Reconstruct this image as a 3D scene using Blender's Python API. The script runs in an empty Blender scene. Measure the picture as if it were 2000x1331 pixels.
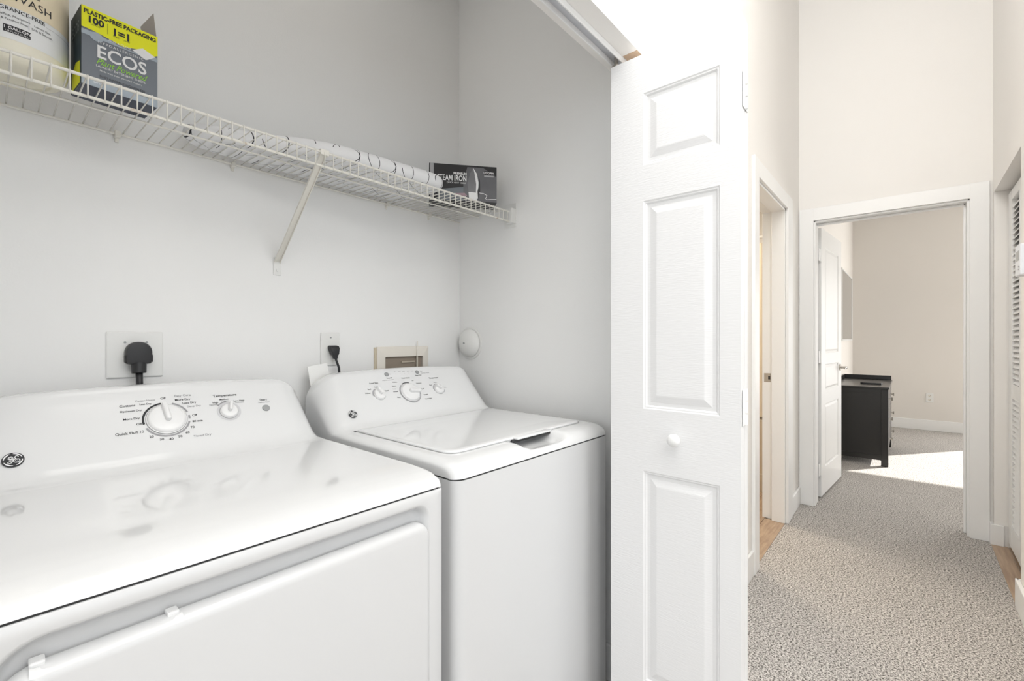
import bpy, bmesh, math, random
from mathutils import Vector, Matrix
random.seed(7)
C = bpy.context.scene.collection
PI = math.pi

# ------------------------------------------------------------------ camera, world, light, exposure
H = 1.18
cam_d = bpy.data.cameras.new('camera')
cam = bpy.data.objects.new('camera', cam_d); C.objects.link(cam)
cam.location = (0, 0, H)
cam.rotation_euler = (PI/2, 0, math.radians(40.935) - PI/2)
cam_d.sensor_width = 36; cam_d.lens = 36*891.2/2000
cam_d.shift_y = -(665.5-663.1)/2000
cam_d.clip_start = .02
bpy.context.scene.camera = cam
vs = bpy.context.scene.view_settings
vs.view_transform = 'Standard'; vs.look = 'None'; vs.gamma = 1; vs.use_curve_mapping = False
vs.exposure = 0.25

w = bpy.data.worlds.new('world'); bpy.context.scene.world = w; w.use_nodes = True
bg = w.node_tree.nodes['Background']
bg.inputs[0].default_value = (.86, .93, 1, 1); bg.inputs[1].default_value = 1.6

def area(name, loc, to, sx, sy, power, col):
    d = bpy.data.lights.new(name, 'AREA'); d.shape = 'RECTANGLE'; d.size = sx; d.size_y = sy
    d.energy = power; d.color = col
    o = bpy.data.objects.new(name, d); C.objects.link(o); o.location = loc
    o.rotation_euler = (Vector(to)-Vector(loc)).to_track_quat('-Z', 'Y').to_euler()
    return o
sun_d = bpy.data.lights.new('sun', 'SUN'); sun_d.energy = 9; sun_d.angle = .012; sun_d.color = (1, .97, .92)
sun = bpy.data.objects.new('sun', sun_d); C.objects.link(sun)
e_ = math.radians(29)
sun.rotation_euler = Vector((-.8*math.cos(e_), .6*math.cos(e_), -math.sin(e_))).to_track_quat('-Z', 'Y').to_euler()
sun.location = (12, -4, 5)
# daylight from the living room windows behind the camera, and from the bedroom window, plus added fill areas
area('living_window_light', (-3.85, -.9, 1.55), (1.5, .3, 1.35), 3.0, 2.2, 15, (.97, .985, 1))
area('ceiling_bounce_fill', (.2, -1.5, 3.42), (.6, .3, .9), 3.4, 2.2, 68, (1, .99, .98))  # unseen area added for flash bounced off the ceiling
area('closet_fill_light', (.45, 1.1, 2.9), (.5, 1.1, 0), 1.3, .5, 2.9, (1, .97, .93))  # unseen fill added to lift the upper closet walls
area('bedroom_window_light', (7.9, -2.3, 1.15), (5.5, -.6, 1.0), 1.7, 2.0, 66, (1, .985, .96))
area('hall_fill_light', (.95, .1, 3.3), (3.75, .12, .35), 1.2, .8, 27, (1, .98, .955))  # unseen fill added to brighten the far hall, not a fixture
area('bathroom_light', (3.6, 1.7, 2.3), (3.7, 1.3, 0), .6, .4, 20, (1, .88, .72))

# ------------------------------------------------------------------ materials
MATS = {}
def mat(name, col, rough=.5, metal=0, coat=0, bump=0, bscale=60, var=0, vscale=3, spec=.5, trans=0, sss=0):
    if name in MATS: return MATS[name]
    m = bpy.data.materials.new(name); m.use_nodes = True; nt = m.node_tree
    b = nt.nodes['Principled BSDF']
    b.inputs['Base Color'].default_value = (*col, 1); b.inputs['Roughness'].default_value = rough
    b.inputs['Metallic'].default_value = metal; b.inputs['Coat Weight'].default_value = coat
    b.inputs['Coat Roughness'].default_value = .04
    b.inputs['Specular IOR Level'].default_value = spec
    if trans: b.inputs['Transmission Weight'].default_value = trans
    tc = nt.nodes.new('ShaderNodeTexCoord')
    n = nt.nodes.new('ShaderNodeTexNoise'); n.inputs['Scale'].default_value = vscale; n.inputs['Detail'].default_value = 4
    nt.links.new(tc.outputs['Object'], n.inputs['Vector'])
    r = nt.nodes.new('ShaderNodeMapRange'); r.inputs[3].default_value = 1-max(var, .012); r.inputs[4].default_value = 1+max(var, .012)
    nt.links.new(n.outputs['Fac'], r.inputs[0])
    h = nt.nodes.new('ShaderNodeHueSaturation'); h.inputs['Color'].default_value = (*col, 1)
    nt.links.new(r.outputs[0], h.inputs['Value']); nt.links.new(h.outputs[0], b.inputs['Base Color'])
    if bump:
        n2 = nt.nodes.new('ShaderNodeTexNoise'); n2.inputs['Scale'].default_value = bscale; n2.inputs['Detail'].default_value = 3
        nt.links.new(tc.outputs['Object'], n2.inputs['Vector'])
        bp = nt.nodes.new('ShaderNodeBump'); bp.inputs['Strength'].default_value = bump; bp.inputs['Distance'].default_value = .002
        nt.links.new(n2.outputs['Fac'], bp.inputs['Height']); nt.links.new(bp.outputs[0], b.inputs['Normal'])
    MATS[name] = m; return m

M_closet = mat('wall_paint_cool_lit', (.88, .88, .87), .75, bump=.12, bscale=220)  # taken for the hall's paint; the cooler light is put into this tint
M_hall = mat('cream_paint', (.89, .87, .84), .75, bump=.12, bscale=220)
M_bed = mat('bedroom_paint', (.80, .765, .72), .8, bump=.1, bscale=220)
M_ceil = mat('ceiling_paint', (.82, .81, .79), .9, bump=.2, bscale=150)
M_trim = mat('white_trim_enamel', (.90, .90, .89), .35, bump=.04, bscale=90)
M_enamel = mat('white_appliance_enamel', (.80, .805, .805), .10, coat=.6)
M_cab = mat('shaded_cabinet_enamel', (.69, .695, .70), .25, coat=.25)  # appliance enamel darkened; shade on the fronts is put into the colour
M_plastic = mat('white_console_plastic', (.79, .795, .795), .3)
M_knob = mat('white_knob_plastic', (.84, .84, .835), .28)
M_seam = mat('dark_seam_gap', (.04, .04, .04), .8)
M_btn = mat('grey_button_plastic', (.34, .35, .35), .45)
M_ink = mat('black_ink', (.025, .025, .028), .6)
M_ink2 = mat('grey_ink', (.33, .33, .34), .6)
M_ink3 = mat('pale_grey_ring', (.62, .62, .63), .5)
M_white = mat('white_print', (.88, .88, .88), .5)
M_black = mat('black_rubber', (.018, .018, .02), .45, bump=.1)
M_plate = mat('white_cover_plate', (.82, .82, .80), .35)
M_cream = mat('cream_box_plastic', (.80, .76, .69), .4)
M_boxin = mat('brown_cavity_shell', (.30, .25, .20), .7)
M_metal = mat('satin_nickel', (.45, .42, .38), .3, metal=1)
M_track = mat('galvanised_track', (.62, .63, .66), .35, metal=1)
M_espresso = mat('espresso_lacquer', (.012, .011, .010), .3, coat=.15)
M_wire = mat('cream_wire_coating', (.80, .78, .72), .4)
M_mirror = mat('grey_glass', (.22, .215, .205), .08, coat=.3)
M_thermo = mat('cool_white_plastic', (.74, .77, .82), .4)
M_lcd = mat('grey_lcd', (.32, .34, .35), .3)
M_paper = mat('white_card', (.88, .88, .86), .7)
M_tub = mat('beige_tub_panel', (.62, .54, .42), .4)
M_curtain = mat('cream_curtain_cloth', (.78, .70, .56), .85)
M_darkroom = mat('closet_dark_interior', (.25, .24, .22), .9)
M_raw = mat('raw_wood_jamb', (.55, .40, .28), .7, var=.15)
M_slot = mat('slot_black', (.05, .045, .04), .8)

def wood(name, c1, c2):
    m = bpy.data.materials.new(name); m.use_nodes = True; nt = m.node_tree; b = nt.nodes['Principled BSDF']
    b.inputs['Roughness'].default_value = .45
    tc = nt.nodes.new('ShaderNodeTexCoord'); mp = nt.nodes.new('ShaderNodeMapping'); mp.inputs['Scale'].default_value = (3, 40, 40)
    n = nt.nodes.new('ShaderNodeTexNoise'); n.inputs['Scale'].default_value = 1.5; n.inputs['Detail'].default_value = 6
    cr = nt.nodes.new('ShaderNodeValToRGB'); cr.color_ramp.elements[0].position = .35; cr.color_ramp.elements[1].position = .65
    cr.color_ramp.elements[0].color = (*c1, 1); cr.color_ramp.elements[1].color = (*c2, 1)
    nt.links.new(tc.outputs['Object'], mp.inputs[0]); nt.links.new(mp.outputs[0], n.inputs[0])
    nt.links.new(n.outputs['Fac'], cr.inputs[0]); nt.links.new(cr.outputs[0], b.inputs['Base Color'])
    return m
M_wood = wood('oak_plank', (.36, .25, .17), (.50, .37, .26))

def carpet_mat():
    m = bpy.data.materials.new('speckled_carpet'); m.use_nodes = True; nt = m.node_tree; b = nt.nodes['Principled BSDF']
    b.inputs['Roughness'].default_value = 1; b.inputs['Specular IOR Level'].default_value = .1
    tc = nt.nodes.new('ShaderNodeTexCoord')
    def noise(sc, det):
        n = nt.nodes.new('ShaderNodeTexNoise'); n.inputs['Scale'].default_value = sc; n.inputs['Detail'].default_value = det
        n.inputs['Roughness'].default_value = .7
        nt.links.new(tc.outputs['Object'], n.inputs['Vector']); return n
    a = noise(130, 3); c = noise(300, 2); d = noise(9, 3)
    mx = nt.nodes.new('ShaderNodeMath'); mx.operation = 'MULTIPLY_ADD'; mx.inputs[1].default_value = .45
    nt.links.new(c.outputs['Fac'], mx.inputs[0])
    m2 = nt.nodes.new('ShaderNodeMath'); m2.operation = 'MULTIPLY'; m2.inputs[1].default_value = .55
    nt.links.new(a.outputs['Fac'], m2.inputs[0]); nt.links.new(m2.outputs[0], mx.inputs[2])
    cr = nt.nodes.new('ShaderNodeValToRGB'); e = cr.color_ramp.elements
    e[0].position = .43; e[0].color = (.06, .053, .047, 1)
    e[1].position = .565; e[1].color = (.79, .76, .72, 1)
    x = cr.color_ramp.elements.new(.475); x.color = (.38, .355, .33, 1)
    x = cr.color_ramp.elements.new(.52); x.color = (.56, .53, .50, 1)
    nt.links.new(mx.outputs[0], cr.inputs[0])
    r = nt.nodes.new('ShaderNodeMapRange'); r.inputs[3].default_value = .88; r.inputs[4].default_value = 1.1
    nt.links.new(d.outputs['Fac'], r.inputs[0])
    h = nt.nodes.new('ShaderNodeHueSaturation'); nt.links.new(cr.outputs[0], h.inputs['Color']); nt.links.new(r.outputs[0], h.inputs['Value'])
    nt.links.new(h.outputs[0], b.inputs['Base Color'])
    bp = nt.nodes.new('ShaderNodeBump'); bp.inputs['Strength'].default_value = .6; bp.inputs['Distance'].default_value = .004
    nt.links.new(mx.outputs[0], bp.inputs['Height']); nt.links.new(bp.outputs[0], b.inputs['Normal'])
    return m
M_carpet = carpet_mat()

def door_mat():
    m = bpy.data.materials.new('white_embossed_door'); m.use_nodes = True; nt = m.node_tree; b = nt.nodes['Principled BSDF']
    b.inputs['Base Color'].default_value = (.88, .88, .88, 1); b.inputs['Roughness'].default_value = .42
    tc = nt.nodes.new('ShaderNodeTexCoord'); mp = nt.nodes.new('ShaderNodeMapping'); mp.inputs['Scale'].default_value = (20, 20, 200)
    n = nt.nodes.new('ShaderNodeTexNoise'); n.inputs['Scale'].default_value = 1.6; n.inputs['Detail'].default_value = 4
    bp = nt.nodes.new('ShaderNodeBump'); bp.inputs['Strength'].default_value = .35; bp.inputs['Distance'].default_value = .0012
    nt.links.new(tc.outputs['Object'], mp.inputs[0]); nt.links.new(mp.outputs[0], n.inputs[0])
    nt.links.new(n.outputs['Fac'], bp.inputs['Height']); nt.links.new(bp.outputs[0], b.inputs['Normal'])
    return m
M_door = door_mat()

def rust_wire():
    m = bpy.data.materials.new('cream_wire_with_rust'); m.use_nodes = True; nt = m.node_tree; b = nt.nodes['Principled BSDF']
    b.inputs['Roughness'].default_value = .45
    tc = nt.nodes.new('ShaderNodeTexCoord')
    n = nt.nodes.new('ShaderNodeTexNoise'); n.inputs['Scale'].default_value = 7; n.inputs['Detail'].default_value = 5
    n.inputs['Roughness'].default_value = .8
    cr = nt.nodes.new('ShaderNodeValToRGB'); e = cr.color_ramp.elements
    e[0].position = .60; e[0].color = (.80, .78, .71, 1); e[1].position = .72; e[1].color = (.30, .13, .05, 1)
    nt.links.new(tc.outputs['Object'], n.inputs['Vector']); nt.links.new(n.outputs['Fac'], cr.inputs[0]); nt.links.new(cr.outputs[0], b.inputs['Base Color'])
    return m
M_rust = rust_wire()

def cover_mat():
    # white cloth printed with a sparse net of thin black broken lines
    m = bpy.data.materials.new('white_cloth_black_line_print'); m.use_nodes = True; nt = m.node_tree; b = nt.nodes['Principled BSDF']
    b.inputs['Roughness'].default_value = .55
    tc = nt.nodes.new('ShaderNodeTexCoord')
    def M(op, a, b_=None, c_=None):
        q = nt.nodes.new('ShaderNodeMath'); q.operation = op
        for k_, v_ in enumerate((a, b_, c_)):
            if v_ is None: continue
            if isinstance(v_, (int, float)): q.inputs[k_].default_value = v_
            else: nt.links.new(v_, q.inputs[k_])
        return q.outputs[0]
    sp = nt.nodes.new('ShaderNodeSeparateXYZ'); nt.links.new(tc.outputs['Object'], sp.inputs[0])
    X_, Y_ = sp.outputs[0], sp.outputs[1]
    def nz(sc):
        n = nt.nodes.new('ShaderNodeTexNoise'); n.inputs['Scale'].default_value = sc; n.inputs['Detail'].default_value = 0
        nt.links.new(tc.outputs['Object'], n.inputs['Vector']); return n.outputs['Fac']
    def fam(kx, ky, period, wid, seed, cut, wob=.03):
        t_ = M('ADD', M('ADD', M('MULTIPLY', X_, kx), M('MULTIPLY', Y_, ky)), M('MULTIPLY', nz(9+seed), wob))
        l = M('LESS_THAN', M('ABSOLUTE', M('SUBTRACT', M('FRACT', M('ADD', M('DIVIDE', t_, period), seed*.37)), .5)), wid/period/2)
        return M('MULTIPLY', l, M('GREATER_THAN', nz(13+seed*3), cut))
    out = M('MAXIMUM', fam(1, .12, .062, .0022, 0, .40), M('MAXIMUM', fam(.75, 1.0, .085, .0020, 1, .47), fam(.7, -1.0, .095, .0020, 2, .47)))
    class _O: pass
    mu = _O(); mu.outputs = [out]
    mx = nt.nodes.new('ShaderNodeMix'); mx.data_type = 'RGBA'
    mx.inputs[6].default_value = (.84, .84, .85, 1); mx.inputs[7].default_value = (.03, .03, .035, 1)
    nt.links.new(mu.outputs[0], mx.inputs[0]); nt.links.new(mx.outputs[2], b.inputs['Base Color'])
    return m
M_cover = cover_mat()

# ------------------------------------------------------------------ helpers
def obj(name, bm, m, parent=None, smooth=False, angle=None):
    me = bpy.data.meshes.new(name)
    if isinstance(bm, bmesh.types.BMesh):
        bmesh.ops.recalc_face_normals(bm, faces=bm.faces)
        bm.to_mesh(me); bm.free()
    else: me = bm
    if not me.materials: me.materials.append(m)
    o = bpy.data.objects.new(name, me); C.objects.link(o)
    if smooth or angle is not None:
        for p in me.polygons: p.use_smooth = True
        if angle is not None: me.set_sharp_from_angle(angle=math.radians(angle))
    if parent:
        o.parent = parent
        inv = Matrix.Translation(parent_world(parent)).inverted() if not parent.get('_rot') else parent_mat(parent).inverted()
        o.matrix_parent_inverse = Matrix()
        me.transform(inv)
    return o
def parent_mat(p):
    m = p.matrix_basis.copy()
    while p.parent: p = p.parent; m = p.matrix_basis @ m
    return m
def parent_world(p): return parent_mat(p).translation
def thing(name, label, cat, loc=(0, 0, 0), group=None):
    o = bpy.data.objects.new(name, None); C.objects.link(o); o.location = loc
    o.empty_display_size = .05
    o['label'] = label; o['category'] = cat
    if group: o['group'] = group
    return o
def tag(o, label, cat, group=None):
    o['label'] = label; o['category'] = cat
    if group: o['group'] = group
    return o
def struct(o, label=None):
    o['kind'] = 'structure'
    if label: o['label'] = label
    return o
def sempty(name, loc, label):
    o = bpy.data.objects.new(name, None); C.objects.link(o); o.location = loc; o.empty_display_size = .05
    o['kind'] = 'structure'; o['label'] = label; return o

def NB(): return bmesh.new()
def box(bm, x0, x1, y0, y1, z0, z1, bev=0, seg=2):
    r = bmesh.ops.create_cube(bm, size=1)
    vs_ = r['verts']
    bmesh.ops.scale(bm, vec=(x1-x0, y1-y0, z1-z0), verts=vs_)
    bmesh.ops.translate(bm, vec=((x0+x1)/2, (y0+y1)/2, (z0+z1)/2), verts=vs_)
    if bev:
        ed = list({e for v in vs_ for e in v.link_edges})
        bmesh.ops.bevel(bm, geom=ed, offset=bev, segments=seg, profile=.5, affect='EDGES')
    return bm
def cyl(bm, p0, p1, r0, r1=None, n=16, cap=True):
    p0 = Vector(p0); p1 = Vector(p1); r1 = r0 if r1 is None else r1
    d = p1-p0; q = d.to_track_quat('Z', 'Y').to_matrix().to_4x4()
    bmesh.ops.create_cone(bm, cap_ends=cap, segments=n, radius1=r0, radius2=r1, depth=d.length,
                          matrix=Matrix.Translation((p0+p1)/2) @ q)
    return bm
def tube(bm, pts, r, n=8, cap=True):
    pts = [Vector(p) for p in pts]; rings = []
    up = Vector((0, 0, 1))
    prev = None
    for i, p in enumerate(pts):
        t = (pts[min(i+1, len(pts)-1)]-pts[max(i-1, 0)]).normalized()
        if prev is None:
            a = t.orthogonal().normalized()
        else:
            a = (prev - t*prev.dot(t)).normalized()
        prev = a; b = t.cross(a)
        rr = r[i] if isinstance(r, (list, tuple)) else r
        rings.append([bm.verts.new(p + (a*math.cos(2*PI*k/n)+b*math.sin(2*PI*k/n))*rr) for k in range(n)])
    for i in range(len(rings)-1):
        for k in range(n):
            bm.faces.new((rings[i][k], rings[i][(k+1) % n], rings[i+1][(k+1) % n], rings[i+1][k]))
    if cap:
        bm.faces.new(rings[0][::-1]); bm.faces.new(rings[-1])
    return bm
def lathe(bm, prof, mtx=Matrix(), n=32):
    rings = []
    for r, z in prof:
        rings.append([bm.verts.new(mtx @ Vector((r*math.cos(2*PI*k/n), r*math.sin(2*PI*k/n), z))) for k in range(n)])
    for i in range(len(rings)-1):
        for k in range(n):
            bm.faces.new((rings[i][k], rings[i][(k+1) % n], rings[i+1][(k+1) % n], rings[i+1][k]))
    if prof[0][0] > 1e-6: bm.faces.new(rings[0][::-1])
    if prof[-1][0] > 1e-6: bm.faces.new(rings[-1])
    bmesh.ops.remove_doubles(bm, verts=bm.verts, dist=1e-6)
    return bm
def rrect(x0, x1, y0, y1, r, n=6):
    """rounded rectangle outline; r = one radius or four (x0y0, x1y0, x1y1, x0y1)"""
    if not isinstance(r, (list, tuple)): r = [r]*4
    out = []
    for (cx, cy, a0, rr) in ((x0+r[0], y0+r[0], PI, r[0]), (x1-r[1], y0+r[1], 1.5*PI, r[1]), (x1-r[2], y1-r[2], 0, r[2]), (x0+r[3], y1-r[3], .5*PI, r[3])):
        for k in range(n+1):
            a = a0+PI/2*k/n; out.append((cx+rr*math.cos(a), cy+rr*math.sin(a)))
    return out
def loft(bm, loops, cap0=True, cap1=True):
    R = [[bm.verts.new(p) for p in l] for l in loops]
    n = len(R[0])
    for i in range(len(R)-1):
        for k in range(n): bm.faces.new((R[i][k], R[i][(k+1) % n], R[i+1][(k+1) % n], R[i+1][k]))
    if cap0: bm.faces.new(R[0][::-1])
    if cap1: bm.faces.new(R[-1])
    return bm
def poly(bm, pts):
    return bm.faces.new([bm.verts.new(p) for p in pts])
def frame_mtx(o, ex, ey):
    ex = Vector(ex).normalized(); ey = Vector(ey).normalized(); ez = ex.cross(ey)
    m = Matrix((ex, ey, ez)).transposed().to_4x4(); m.translation = Vector(o); return m

def text_bm(bm, s, size, mtx, align='CENTER', shear=0, xs=1, space=1, bend=None, heavy=0):
    """flat lettering appended to bm; mtx maps text plane to world"""
    cu = bpy.data.curves.new('t', 'FONT'); cu.body = s; cu.size = size; cu.align_x = align; cu.align_y = 'CENTER'
    cu.shear = shear; cu.space_character = space; cu.offset = heavy; cu.resolution_u = 3
    ob = bpy.data.objects.new('t', cu); C.objects.link(ob)
    bpy.context.view_layer.update()
    me = bpy.data.meshes.new_from_object(ob.evaluated_get(bpy.context.evaluated_depsgraph_get()))
    bpy.data.objects.remove(ob); bpy.data.curves.remove(cu)
    for v in me.vertices: v.co.x *= xs
    if bend:
        for v in me.vertices: v.co = Vector(bend(v.co.x, v.co.y))
    else: me.transform(mtx)
    bm.from_mesh(me); bpy.data.meshes.remove(me)
    return bm

# ------------------------------------------------------------------ room shell
YF, YI, YB = .592, .705, 1.55        # hall face and closet face of the closet wall, closet back wall
XR = 1.42                            # closet right wall
HD = 2.02                            # door head height
TOP = 3.95
b = NB(); box(b, -4.3, 8.2, -3.7, 2.8, -.12, -.02); struct(obj('floor_slab', b, M_ceil)).name = 'floor_3'
# carpet: hall, living side and bedroom
b = NB(); box(b, -4.2, 3.84, -3.6, YF, -.02, 0); box(b, -.30, 1.42, YF, YB, -.02, 0)
box(b, 3.84, 8.05, -3.6, YF-.006, -.02, 0)
# wood shows in the two doorways
struct(obj('floor', b, M_carpet), 'beige and grey speckled carpet through hall and bedroom')
# closet walls
b = NB(); box(b, -.42, XR+.12, YB, YB+.1, 0, 3.0); struct(obj('wall_closet_back', b, M_closet))
b = NB(); box(b, XR, XR+.1, YI, YB, 0, 3.0); struct(obj('wall_closet_right', b, M_closet))
b = NB(); box(b, -.42, -.30, YI, YB, 0, 3.0); struct(obj('wall_closet_left', b, M_closet))
b = NB(); box(b, -.42, XR+.12, YI-.02, YB+.1, 2.95, 3.05); struct(obj('ceiling_closet', b, M_closet)).name = 'ceiling_2'
# hall left wall: closet opening X -.22..1.30, bathroom opening 2.60..3.36
BX0, BX1 = 2.60, 3.39
b = NB()
box(b, -1.6, -.22, YF, YI, 0, TOP); box(b, -.22, 1.30, YF, YI, HD, TOP); box(b, 1.30, BX0, YF, YI, 0, TOP)
box(b, BX0, BX1, YF, YI, HD, TOP); box(b, BX1, 3.96, YF, YI, 0, TOP)
struct(obj('wall_hall_left', b, M_hall))
# end wall with bedroom doorway Y -.28..505
DY0, DY1 = -.282, .506
b = NB(); box(b, 3.84, 3.955, DY1, YF, 0, TOP); box(b, 3.84, 3.955, -3.6, DY0, 0, TOP); box(b, 3.84, 3.955, DY0, DY1, HD, TOP)
struct(obj('wall_hall_end', b, M_hall))
# right wall with the louvred closet opening X 2.97..3.79
YR = -.374
b = NB(); box(b, 1.75, 2.965, YR-.11, YR, 0, TOP); box(b, 2.965, 3.79, YR-.11, YR, HD+.005, TOP); box(b, 3.79, 3.84, YR-.11, YR, 0, TOP)
struct(obj('wall_hall_right', b, M_hall))
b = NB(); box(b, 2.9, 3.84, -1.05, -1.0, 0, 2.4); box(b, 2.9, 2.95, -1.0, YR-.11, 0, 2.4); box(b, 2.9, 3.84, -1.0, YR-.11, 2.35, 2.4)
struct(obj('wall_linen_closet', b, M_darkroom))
# ceilings and rest of the dwelling behind the camera
b = NB(); box(b, -4.2, 3.96, -3.6, YF+.1, TOP, TOP+.1); struct(obj('ceiling', b, M_ceil))
b = NB(); box(b, -4.2, -1.6, YF, YF+.1, 0, TOP); struct(obj('wall_living_left', b, M_hall))
b = NB(); box(b, -4.3, -4.2, -3.6, YF+.1, 0, .5); box(b, -4.3, -4.2, -3.6, YF+.1, 2.75, TOP)
box(b, -4.3, -4.2, -3.6, -2.7, .5, 2.75); box(b, -4.3, -4.2, .4, YF+.1, .5, 2.75); struct(obj('wall_living_back', b, M_hall))
b = NB(); box(b, -4.2, -.9, -3.7, -3.6, 0, TOP); box(b, -.9, 2.1, -3.7, -3.6, 0, .5); box(b, -.9, 2.1, -3.7, -3.6, 2.4, TOP); box(b, 2.1, 3.84, -3.7, -3.6, 0, TOP)
struct(obj('wall_living_right', b, M_hall))
# bedroom
YBL = .586; XBF = 8.0
b = NB(); box(b, 3.955, XBF+.1, YBL, YBL+.1, 0, 3.0); struct(obj('wall_bedroom_left', b, M_bed))
WY0, WY1 = -3.1, -1.34
b = NB(); box(b, XBF, XBF+.1, WY1, YBL+.1, 0, 3.0); box(b, XBF, XBF+.1, -3.6, WY0, 0, 3.0)
box(b, XBF, XBF+.1, WY0, WY1, 2.12, 3.0); box(b, XBF, XBF+.1, WY0, WY1, 0, .08)
struct(obj('wall_bedroom_far', b, M_bed))
b = NB(); box(b, 3.955, XBF+.1, -3.7, -3.6, 0, 3.0); struct(obj('wall_bedroom_right', b, M_bed))
b = NB(); box(b, 3.955, XBF+.1, -3.7, YBL+.1, 2.9, 3.0); struct(obj('ceiling_bedroom', b, M_ceil)).name = 'ceiling_3'
b = NB()
for y in (WY0+.02, WY1-.02): box(b, XBF+.02, XBF+.07, y-.02, y+.02, .08, 2.12)
box(b, XBF+.02, XBF+.07, WY0, WY1, .08, .12); box(b, XBF+.02, XBF+.07, WY0, WY1, 2.08, 2.12)
struct(obj('window_1', b, M_trim))
# bathroom
b = NB(); box(b, 2.2, 2.3, YI, 2.7, 0, 2.6); box(b, 4.75, 4.85, YI, 2.7, 0, 2.6); box(b, 2.2, 4.85, 2.6, 2.7, 0, 2.6)
box(b, 3.96, 4.75, YI-.02, YI+.02, 0, 2.6); struct(obj('wall_bathroom', b, M_hall))
b = NB(); box(b, 2.2, 4.85, YI-.02, 2.7, 2.5, 2.6); struct(obj('ceiling_bathroom', b, M_ceil)).name = 'ceiling_4'
fb = sempty('floor_2', (0, 0, 0), 'light oak plank flooring behind the bathroom doorway')
pl = NB(); box(pl, 0, 1.2, 0, .118, -.02, .001, .0008, 1); pme = None
for i in range(16):
    for j in range(2):
        if pme is None:
            o = obj('plank', pl, M_wood, fb); pme = o.data
        else:
            o = bpy.data.objects.new('plank', pme); C.objects.link(o); o.parent = fb
        o.location = (2.31+j*1.202+(-.0), .594+.12*i, 0)
        if i == 0: o.location.x = 2.605 if j == 0 else 9
        if i == 0 and j == 1:
            bpy.data.objects.remove(o)
        elif i == 0: o.scale.x = .755/1.2
fc = sempty('floor_4', (2.97, -.50, 0), 'light oak strip of flooring under the louvred closet door')
for i in range(2):
    b = NB(); box(b, 2.97, 3.79, -.50+i*.07, -.432+i*.07, -.01, .0025, .0008, 1); obj('plank', b, M_wood, fc)

# ------------------------------------------------------------------ trim and baseboards
def casing(name, pieces, m=M_trim):
    b = NB()
    for p in pieces: box(b, *p, .003, 2)
    return struct(obj(name, b, m))
cw = .085
# bathroom casing (hall side), proud of the wall
casing('trim_1', [(BX0-cw, BX0+.004, YF-.017, YF, 0, HD+cw), (BX1-.032, BX1+cw+.03, YF-.017, YF, 0, HD+cw), (BX0-cw+.0012, BX1+cw+.0288, YF-.0162, YF, HD-.004, HD+cw-.0012)])
# bathroom jamb liner and stop
casing('trim_2', [(BX0, BX0+.016, YF, YI+.03, 0, HD), (BX1-.045, BX1, YF, .670, 0, HD), (BX1-.014, BX1, .674, .73, 0, HD), (BX0, BX1, YF, .668, HD-.016, HD), (BX0, BX1, .674, .73, HD-.006, HD)])
# bedroom door casing and jamb
casing('trim_3', [(3.84-.017, 3.84, DY1-.004, DY1+cw-.002, 0, HD+cw), (3.84-.017, 3.84, DY0-cw+.006, DY0+.004, 0, HD+cw), (3.84-.0162, 3.84, DY0-cw+.0072, DY1+cw-.0032, HD-.004, HD+cw-.0012)])
casing('trim_4', [(3.84, 3.97, DY1-.014, DY1, 0, HD), (3.84, 3.97, DY0, DY0+.014, 0, HD), (3.84, 3.97, DY0, DY1, HD-.014, HD), (3.90, 3.93, DY0+.014, DY0+.026, 0, HD-.014), (3.90, 3.93, DY0, DY1, HD-.026, HD-.014)])
def base(name, pts, h=.125, t=.014, lab=None):
    """pts: list of (x0,x1,y0,y1)"""
    b = NB()
    for p in pts:
        box(b, *p, 0, h, .004, 2)
    return struct(obj(name, b, M_trim), lab)
base('baseboard_hall_left', [(1.30, BX0-cw, YF-.014, YF), (BX1+cw+.03, 3.826, YF-.014, YF)])
base('baseboard_hall_end', [(3.78, 3.84, -.415, YR+.016)], .12)
base('baseboard_hall_right', [(1.74, 2.985, YR, YR+.016), (2.965, 2.985, YR-.03, YR+.015)])
base('baseboard_closet', [(XR-.014, XR, YI, YB), (-.3, XR, YB-.014, YB)])
base('baseboard_bedroom', [(XBF-.014, XBF, WY1, YBL), (3.96, XBF, YBL-.014, YBL)], .135)
# opening jamb beside the bifold: raw wood patch under the header
# bifold track
tr = NB()
box(tr, -.22, 1.275, .642, .672, HD-.003, HD-.0005)
trk = tag(obj('sliding_door_track', tr, M_track), 'grey metal channel track under the laundry closet header', 'track')
for ya_, yb_, yc_, yd_ in ((.640, .643, .643, .648), (.671, .674, .666, .671)):
    b = NB(); loft(b, [[Vector((x_, y_, z_)) for y_, z_ in ((ya_, HD-.0005), (ya_, HD-.018), (yb_, HD-.018), (yb_, HD-.0005))] for x_ in (-.22, 1.275)])
    obj('track_lip', b, M_trim, trk)
b = NB(); box(b, 1.238, 1.2995, YF+.001, .638, HD-.0012, HD+.002); struct(obj('trim_5', b, M_raw))

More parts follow.
